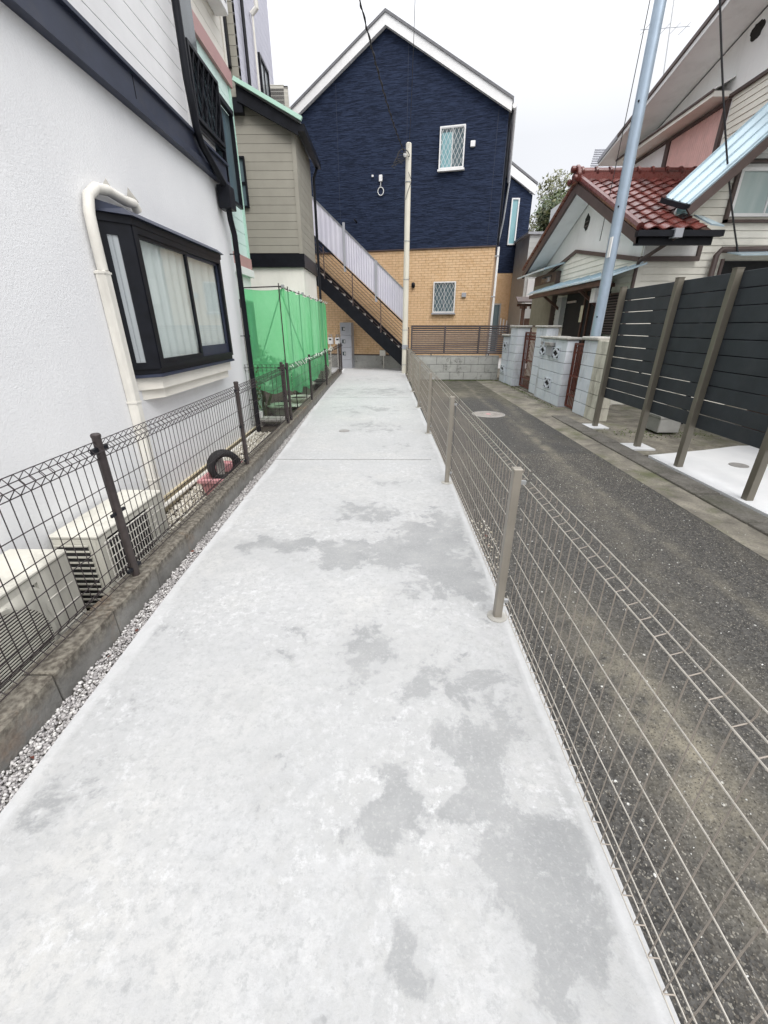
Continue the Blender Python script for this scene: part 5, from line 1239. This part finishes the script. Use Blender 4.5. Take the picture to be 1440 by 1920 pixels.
# one curved tile
NC, NR = 10, 13; tw = 2.5/NC; slen = math.hypot(RY-EY, RZ-EZ); tl = slen/NR
def tile_mesh():
    V = []; F_ = []; nx = 8
    for j, (s, h) in enumerate(((-.035, .030), (tl*.5, .022), (tl, .004))):
        for i in range(nx+1):
            x = tw*i/nx; w = .020*math.cos(2*math.pi*i/nx+.6); V.append((x, s, h+w+.02))
    for j in range(2):
        for i in range(nx): q = j*(nx+1)+i; F_.append((q, q+1, q+nx+2, q+nx+1))
    n = len(V)
    for i in range(nx+1): V.append((V[i][0], V[i][1]+.004, V[i][2]-.022))
    for i in range(nx): F_.append((i+1, i, n+i, n+i+1))
    ca = math.atan2(RZ-EZ, RY-EY); c, s_ = math.cos(ca), math.sin(ca)
    V = [(x, y*c-z*s_, y*s_+z*c) for x, y, z in V]
    return MB().add(V, F_).mesh('tile', 'tile_red', True)
tm = tile_mesh()
for r in range(NR):
    for c in range(NC):
        if r < 5 and c > 3: continue
        p = rp(3.86+c*tw, r/NR); link('tile', tm, RB, p)
# ridge
m = MB().box(3.84, 6.4, RY-.07, RY+.07, RZ+.02, RZ+.16); rd = B(m, 'ridge', 'tile_red', th, bevel=.01)
for k in range(9): B(MB().tube([(3.86+k*.28, RY, RZ+.17), (3.86+(k+1)*.28-.02, RY, RZ+.17)], .075, 10), 'ridge_tile', 'tile_red', rd, smooth=True)
for k in range(9): B(MB().tube([(3.88+k*.28, RY, RZ+.175), (3.92+k*.28, RY, RZ+.185)], .088, 10), 'ridge_collar', 'tile_red', rd, smooth=True)
m = MB().prism([(RY-.14, RZ-.02), (RY+.14, RZ-.02), (RY+.17, RZ+.12), (RY+.10, RZ+.24), (RY, RZ+.30), (RY-.10, RZ+.24), (RY-.17, RZ+.12)], 0, .07, FX(3.84, -1))
m.tube([(3.76, RY-.15, RZ+.04), (3.70, RY-.15, RZ+.04)], .06, 10).tube([(3.76, RY+.15, RZ+.04), (3.70, RY+.15, RZ+.04)], .06, 10).tube([(3.76, RY, RZ+.22), (3.68, RY, RZ+.22)], .06, 10)
B(m, 'ridge_end', 'tile_red', rd, bevel=.012)
# sooty vent on gable
m = MB(); rr = random.Random(3); k = 12
m.prism([(10.75+.13*math.cos(2*math.pi*i/k)*rr.uniform(.75, 1.15), 3.42+.15*math.sin(2*math.pi*i/k)*rr.uniform(.8, 1.15)) for i in range(k)], -.011, -.004, FG)
B(m, 'vent', 'vent_soot', th)
B(MB().box(10.66, 10.84, -.004, .0, 3.34, 3.36, fr=FG).box(10.66, 10.84, -.004, .0, 3.42, 3.44, fr=FG), 'vent_slat', 'brown_trim', th)
# shuttered window far left, its little roof
sw = B(bx(11.78, 13.42, 0, .12, 1.35, 2.62, fr=FG), 'shutter_box', 'brown_trim', th)
for k in range(18): B(bx(11.82+k*.088, 11.895+k*.088, .12, .132, 1.38, 2.38, fr=FG), 'shutter_slat', 'olive_slat', sw)
B(MB().add([FG(u, d, z) for u in (11.6, 13.9) for d, z in ((0, 2.80), (.50, 2.66), (.50, 2.62), (0, 2.76))], [(0, 1, 2, 3), (4, 5, 6, 7), (0, 1, 5, 4), (1, 2, 6, 5), (2, 3, 7, 6), (3, 0, 4, 7)]), 'shutter_roof', 'blue_roof_metal', sw)
B(bx(12.1, 12.8, .12, .13, 2.42, 2.56, fr=FG), 'transom', 'pane_dark', sw)
# entrance awning
aw = B(MB().add([FG(u, d, z) for u in (7.95, 12.3) for d, z in ((0, 2.34), (.62, 2.14), (.62, 2.11), (0, 2.31))], [(0, 1, 2, 3), (4, 5, 6, 7), (0, 1, 5, 4), (1, 2, 6, 5), (2, 3, 7, 6), (3, 0, 4, 7)]), 'entrance_awning', 'blue_roof_metal', th)
for k in range(9): B(MB().bar(FG(8.1+k*.5, .0, 2.355), FG(8.1+k*.5, .62, 2.155), .02, .02), 'awning_rib', 'blue_roof_metal', aw)
B(bx(8.0, 12.25, .50, .58, 2.02, 2.10, fr=FG), 'awning_beam', 'wood_dark', aw); B(bx(8.9, 11.4, .0, .5, 2.05, 2.11, fr=FG), 'awning_ceiling', 'wood_dark', aw)
for u in (9.3, 11.3): B(MB().bar(FG(u, .04, 1.7), FG(u, .52, 2.04), .05), 'strut', 'wood_dark', aw)
# doorway: flat dark plate, the shade of the opening put into its colour
dr_ = B(bx(9.0, 11.1, -.011, .02, 0, 2.12, fr=FG), 'doorway', 'dark_inside', th)
for u, w in ((9.05, .06), (9.35, .12), (9.75, .05), (10.0, .06)): B(bx(u, u+w, .02, .05, 0, 2.1, fr=FG), 'door_stile', 'wood_dark' if w < .1 else 'gate_red', dr_)
B(bx(10.0, 10.14, .052, .056, 1.45, 1.78, fr=FG), 'notice', 'yellow_sign', dr_)
B(bx(10.5, 11.0, .02, .04, 1.86, 1.90, fr=FG), 'lamp_bar', 'steel_grey', dr_)
B(bx(11.15, 11.42, .0, .12, 1.35, 2.0, fr=FG), 'meter_box', 'grey_siding', th)
B(bx(8.75, 8.92, .3, .42, 2.0-.22, 2.02, fr=FG), 'porch_light', 'white_paint', aw)
# louvred shutter
ls = B(bx(8.42, 9.05, .0, .07, 1.22, 1.90, fr=FG), 'louvred_cover', 'dark_inside', th)
for k in range(14): B(bx(8.44, 9.03, .07, .10, 1.24+k*.047, 1.262+k*.047, fr=FG), 'louvre', 'louvre_brown', ls)
B(MB().box(8.40, 8.44, .0, .11, 1.20, 1.92, fr=FG).box(9.03, 9.07, .0, .11, 1.20, 1.92, fr=FG).box(8.44, 9.03, .0, .11, 1.90, 1.93, fr=FG), 'louvre_frame', 'brown_trim', ls)
B(bx(8.38, 9.0, .0, .16, 1.14, 1.19, fr=FG), 'ledge', 'white_paint', ls)

# window on the facing wall
fw_ = window(FF, 5.56, 6.55, 3.00, 3.64, th, 'white_trim', 'pane_pale', .045, .05, (6.12,))
B(MB().box(5.50, 5.555, .0, .06, 2.92, 3.70, fr=FF).box(5.50, 6.6, .0, .06, 2.92, 2.96, fr=FF).box(5.50, 6.6, .0, .06, 3.70, 3.73, fr=FF), 'window_trim', 'brown_trim', fw_)
B(bx(5.28, 7.0, .0, .10, 3.74, 3.80, fr=FF), 'head_flashing', 'grey_siding', fw_)
# blue ribbed roof rising to the right
A_ = Vector((4.70, 7.88, 3.08)); Bv_ = Vector((6.9, 7.88, 5.13)); C_ = Vector((6.75, 8.45, 5.33)); D_ = Vector((4.62, 8.42, 3.30))
br = B(MB().slab([A_, Bv_, C_, D_], .03), 'blue_roof', 'blue_roof_metal', th)
for k in range(4):
    q = (k+.12)/3.3; B(MB().bar(tuple(A_.lerp(D_, q)+Vector((-.02, 0, .03))), tuple(Bv_.lerp(C_, q)+Vector((-.02, 0, .03))), .022, .035), 'roof_rib', 'blue_roof_metal', br)
B(MB().bar(tuple(A_+Vector((0, -.02, -.08))), tuple(Bv_+Vector((0, -.02, -.08))), .04, .12), 'barge_board', 'brown_trim', br)
B(MB().bar(tuple(A_+Vector((-.05, -.05, -.02))), tuple(D_+Vector((-.05, 0, -.02))), .09, .07), 'gutter', 'black_metal', br)
B(MB().slab([(4.95, 7.60, 2.78), (5.15, 7.60, 2.76), (5.10, 8.1, 2.98), (4.95, 8.1, 3.0)], .02), 'corner_flashing', 'blue_roof_metal', th)
B(bx(4.72, 4.98, -.011, .01, 2.95, 3.22, fr=FF), 'small_pane', 'pane_teal', th)
# awning, pipes and cable end at the right
B(MB().tube([(5.50, 8.1, 1.6), (5.50, 8.1, 2.45), (5.56, 8.1, 2.53), (7.2, 8.1, 2.55)], .045, 8).tube([(5.63, 8.1, 1.6), (5.63, 8.1, 2.40)], .03, 8), 'drain_pipe', 'brown_trim', th, smooth=True)
B(MB().slab([(5.66, 7.75, 2.40), (7.4, 7.75, 2.42), (7.4, 8.18, 2.52), (5.66, 8.18, 2.50)], .02), 'side_awning', 'blue_roof_metal', th)
B(bx(5.7, 7.4, -.0, .02, 1.7, 2.38, fr=FF), 'dark_opening', 'dark_inside', th)
tp_ = thing('added_dark_sheet', 'black sheet added behind the upper boards to darken the slat fence gaps', 'added_dark_sheet', (3.6, 4.6, .8))  # added so the gaps between the upper boards read dark
V_ = []; n_ = 60
for i in range(n_+1):
    y_ = 2.6+3.55*i/n_
    for j in range(7): V_.append((3.55+.03*math.sin(y_*7+j*.6)+.015*math.sin(y_*17), y_, 1.84-(1.06+.10*math.sin(y_*3.1))*j/6))
B(MB().add(V_, [(i*7+j, (i+1)*7+j, (i+1)*7+j+1, i*7+j+1) for i in range(n_) for j in range(6)]), 'sheet', 'black_metal', tp_, smooth=True)
B(MB().bar((3.55, 2.6, 1.84), (3.55, 6.15, 1.84), .03), 'rail', 'black_metal', tp_)
bt = thing('carport_roof', 'black sloping sheet roof showing above the board fence', 'roof', (5, 6, 1.9))
B(MB().slab([(4.05, 6.75, 1.82), (6.5, 6.1, 2.30), (6.5, 4.2, 2.40), (4.4, 4.2, 1.86)], -.04), 'sheet', 'black_metal', bt)
B(MB().bar((4.05, 6.75, 1.82), (6.5, 6.1, 2.30), .05), 'edge', 'black_metal', bt)
for x, y in ((4.6, 6.5), (6.2, 6.1), (4.6, 4.4)): B(MB().bar((x, y, -.03), (x, y, 1.86), .05), 'post', 'black_metal', bt)
# step block and cupboard behind the fence; dark box added to blacken its gaps
for k, (x, y, w, d, h, mt, nm_, lb, ct) in enumerate((
    (5.2, 3.6, .8, 1.6, 1.5, 'black_metal', 'dark_backdrop', 'dark backdrop box added to blacken the board fence gaps, nearest', 'box'),
    (5.6, 5.6, .6, 1.2, 1.6, 'wood_dark', 'cupboard', 'dark brown cupboard behind the middle of the board fence', 'cupboard'),
    (3.95, 6.0, .3, .45, .20, 'block_grey', 'step_block', 'grey concrete step block seen under the board fence', 'block'))):
    t = thing(nm_, lb, ct, (x, y, -.02)); B(bx(x-w/2, x+w/2, y-d/2, y+d/2, .0, h), 'body', mt, t, bevel=.01); B(bx(x-w/2-.01, x+w/2+.01, y-d/2-.01, y+d/2+.01, h+.001, h+.03), 'lid', mt, t)
# moss on yard
pts = []; sz = []

# ================================================================ BIG HOUSE (right, upper)
bh_ = thing('big_house', 'large two storey house with white gable, wide soffit and pink shutter panel', 'house', (7, 10.5, 0))
FH = FX(6.3, -1); rz = lambda y: 6.06-.235*(y-10.4)
B(bx(6.33, 11, 8.5, 13.4, -.1, 5.25), 'wall', 'white_plaster', bh_)
rows(FH, [(8.4, 2.5), (10.05, 2.5), (10.05, 5.24), (8.4, 5.24)], .105, .004, .010, 'siding_cream_lap', bh_, 'lap_siding', .014, True, d=-.03)
B(MB().prism([(7.0, 5.25), (13.5, 5.25), (13.5, rz(13.5)), (7.0, rz(7.0))], -4, .0, FH), 'gable_wall', 'white_plaster', bh_)
rows(FH, [(5.5, 3.0), (8.4, 3.0), (8.4, 5.24), (5.5, 5.24)], .105, .004, .010, 'siding_cream_lap', bh_, 'lap_siding', .014, True, d=-.03)
B(MB().prism([(5.5, 5.25), (7.0, 5.25), (7.0, rz(7.0)), (5.5, rz(5.5))], -4, .0, FH), 'gable_wall', 'white_plaster', bh_)
B(bx(5.4, 10.1, -.03, .04, 5.20, 5.25, fr=FH), 'trim', 'brown_trim', bh_)
# projecting ledge
B(MB().box(10.1, 13.6, -.03, .34, 5.22, 5.30, fr=FH), 'ledge', 'cream_plaster', bh_); B(bx(10.08, 13.62, .34, .37, 5.285, 5.32, fr=FH), 'ledge_trim', 'brown_trim', bh_)
B(MB().slab([(6.3, 10.1, 5.5), (6.3, 13.6, 5.5), (5.94, 13.6, 5.31), (5.94, 10.1, 5.31)], .02), 'ledge_slope', 'white_plaster', bh_)
ps = B(bx(10.20, 11.80, -.03, .0, 4.1, 5.12, fr=FH), 'shutter_panel', 'pink_shutter', bh_)
for k in range(24): B(bx(10.22+k*.066, 10.25+k*.066, .0, .008, 4.1, 5.12, fr=FH), 'shutter_rib', 'pink_shutter', ps)
B(MB().box(10.10, 10.19, -.03, .03, 4.0, 5.19, fr=FH).box(11.81, 11.95, -.03, .03, 4.0, 5.19, fr=FH).box(10.19, 11.81, -.03, .03, 5.12, 5.19, fr=FH).box(11.95, 13.3, -.03, .03, 5.14, 5.19, fr=FH), 'panel_trim', 'brown_trim', bh_)
B(bx(11.96, 13.3, -.03, .0, 4.0, 5.13, fr=FH), 'white_panel', 'siding_pale', bh_)
# roof slab, soffit, barge
def rb(x, y, h=0): return (x, y, rz(y)+h)
B(MB().slab([rb(5.58, 3.0, .08), rb(12, 3.0, .08), rb(12, 13.9, .08), rb(5.58, 13.9, .08)], .10), 'roof', 'roof_grey', bh_)
B(MB().slab([rb(5.60, 3.0, .03), rb(6.3, 3.0, .03), rb(6.3, 13.9, .03), rb(5.60, 13.9, .03)], .03), 'soffit', 'white_plaster', bh_)
B(MB().bar(rb(5.57, 3.0, .10), rb(5.57, 12.9, .10), .05, .07), 'barge_board', 'brown_trim', bh_)
B(MB().bar(rb(5.59, 3.0, .02), rb(5.59, 12.9, .02), .03, .08), 'barge_trim', 'white_trim', bh_)
m = MB(); rr = random.Random(5)
m.prism([(9.85+.16*math.cos(2*math.pi*i/k)*rr.uniform(.8, 1.1), 5.98+.12*math.sin(2*math.pi*i/k)*rr.uniform(.8, 1.1)) for i in range(k)], .001, .008, FH); B(m, 'vent', 'vent_soot', bh_)
# antenna
an = thing('antenna', 'thin rooftop television antenna against the sky', 'antenna', (5.2, 12, 6))
B(MB().tube([(5.9, 11.9, 5.9), (5.75, 11.9, 7.6)], .012, 5), 'mast', 'steel_grey', an); m = MB()
m.tube([(5.2, 11.9, 6.95), (6.2, 11.9, 7.0)], .008, 4)
for k in range(5): m.tube([(5.3+k*.2, 11.7, 6.96), (5.3+k*.2, 12.1, 6.96)], .005, 4)
B(m, 'element', 'steel_grey', an)

# ================================================================ FAR BUILDINGS AND TREES
fh = thing('grey_house', 'grey sided house between the navy building and tiled house', 'house', (7, 20, 0))
rows(Fr(0, 19.0, (1, 0), (0, -1)), [(5.5, -.1), (9.0, -.1), (9.0, 4.6), (5.5, 4.6)], .17, .006, .02, 'grey_siding', fh)
B(bx(5.52, 9, 19.01, 24, -.1, 4.6), 'wall', 'grey_siding', fh); B(bx(5.4, 9.2, 18.9, 24, 4.6, 4.68), 'roof', 'roof_grey', fh)
B(bx(5.62, 6.05, 0, .06, 2.2, 3.1, fr=Fr(0, 18.97, (1, 0), (0, -1))), 'white_panel', 'white_trim', fh)
fr2 = thing('grey_roof_house', 'house with pale grey slate roof behind the red ridge', 'house', (8, 18, 0))
B(bx(6.5, 12, 16.6, 20, -.1, 5.6), 'wall', 'white_plaster', fr2)
RR = B(MB().slab([(6.15, 16.0, 5.3), (12, 16.0, 5.3), (12, 18.2, 6.9), (7.15, 18.2, 6.9)], .06), 'roof', 'roof_grey', fr2)
for k in range(16):
    s = k/16; B(MB().bar((6.15+1.0*s, 16.0+2.2*s-.02, 5.38+1.6*s), (12, 16.0+2.2*s-.02, 5.38+1.6*s), .03, .025), 'slate_course', 'roof_grey', RR)

gt = thing('garden_gate', 'small dark wooden roofed gate between the houses', 'gate', (4.6, 15, 0))
B(MB().slab([(4.15, 14.8, 2.05), (4.95, 14.8, 2.05), (4.95, 15.05, 2.2), (4.15, 15.05, 2.2)], .04), 'roof', 'brown_trim', gt)
B(MB().box(4.2, 4.9, 14.95, 15.02, 1.95, 2.03), 'beam', 'wood_dark', gt)
for x in (4.42, 4.85): B(bx(x-.05, x+.05, 14.95, 15.05, 0, 1.95), 'post', 'wood_dark', gt)
for k in range(4): B(bx(4.28+k*.16, 4.33+k*.16, 14.85, 14.94, 1.88, 1.95), 'bracket', 'wood_dark', gt)
B(bx(4.5, 4.8, 15.0, 15.03, .2, 1.6), 'door', 'wood_dark', gt)
def tree(x, y, h, r, label, seed, mats=('leaf_dark', 'leaf_mid', 'leaf_olive')):
    rs = random.Random(seed); t = thing('tree', label, 'tree', (x, y, 0))
    m = MB().tube([(x, y, 0), (x+.1, y, h*.45), (x-.1, y+.1, h*.8)], .28, 8, r2=.08)
    cl = []
    for k in range(16):
        a = rs.uniform(0, 6.28); q = rs.uniform(.2, .85)*r; zz = h*rs.uniform(.45, .95); q *= 1-.6*max(0, (zz/h-.7)/.3)
        p = (x+q*math.cos(a), y+q*math.sin(a), zz); cl.append(p); m.tube([(x, y, h*.35+zz*.3), ((x+p[0])/2, (y+p[1])/2, zz*.88), p], .07, 5, r2=.02)
    B(m, 'trunk', 'bark', t)
    for i, mt in enumerate(mats):
        m = MB()
        for k, p in enumerate(cl):
            if k % 3 == i or k % 5 == i: leaves(m, p[0], p[1], p[2], r*.42, r*.42, r*.30, 750, .15)
        B(m, 'crown', mt, t)
tree(11.0, 33, 8.6, 3.0, 'leafy tree on the slope just left of the red roof verge', 1)
tree(13.4, 36, 11.3, 3.6, 'taller leafy tree rising behind the red ridge end', 2)
tree(15.5, 31, 10.4, 3.4, 'tree whose thin top shows above the pale grey slate roof', 3)
tree(9.4, 38, 6.4, 2.6, 'low dark tree right beside the farther navy building', 4)
tree(10.0, 30, 6.0, 2.4, 'bushy olive tree below the taller ones', 5)
hl = MB(); V = []; nx_, ny_ = 16, 6
struct(MB().add([(-80, 60, -1), (-20, 60, 1), (20, 55, 3), (80, 60, 3), (80, 90, 8), (20, 90, 7), (-20, 90, 3), (-80, 90, 1)], [(0, 1, 6, 7), (1, 2, 5, 6), (2, 3, 4, 5)]), 'hill', 'leaf_mid')
rac = ac_unit('air_conditioner', 'pale outdoor unit standing on the roof of the khaki house', Fr(0, 13.7, (1, 0), (0, -1)), -2.98, -2.62, -.3, 0, 6.1, 6.85, 'wire')

# moss tufts along the lane edge and yard
m = MB()
for i in range(1500):
    q = rng.random()
    if q < .4: x, y = rng.uniform(1.2, 3.1), 12.17-abs(rng.normal(0, .06))
    elif q < .7: x, y = 3.16-abs(rng.normal(0, .05)), rng.uniform(7.9, 12)
    else: x, y = 3.9+rng.normal(0, .35), 5.85+rng.normal(0, .16)
    w = rng.uniform(.01, .03); a = rng.uniform(0, 6.28); z = -.028
    m.add([(x, y, z), (x+w*math.cos(a), y+w*math.sin(a), z+rng.uniform(.004, .022)), (x+w*math.cos(a+1.2), y+w*math.sin(a+1.2), z)], [(0, 1, 2)])
o = B(m, 'moss', 'moss', None, kind='stuff'); tag(o, 'green moss tufts along the wall foot and in the yard', 'moss')
# fallen leaves
m = MB()
for x, y in ((-1.27, 1.42), (-1.24, 1.62), (-1.25, .95), (.70, 2.5), (.72, 2.62), (-1.29, 2.4)):
    a = random.uniform(0, 6); s = .014
    m.add([(x, y, .0), (x+s*math.cos(a), y+s*math.sin(a), .008), (x+2*s*math.cos(a+.3), y+2*s*math.sin(a+.3), .002), (x+s*math.cos(a+1), y+s*math.sin(a+1), .0)], [(0, 1, 2, 3)])
o = B(m, 'dead_leaves', 'gate_red', None, kind='stuff'); tag(o, 'few curled brown leaves lying on the gravel strip', 'leaves')
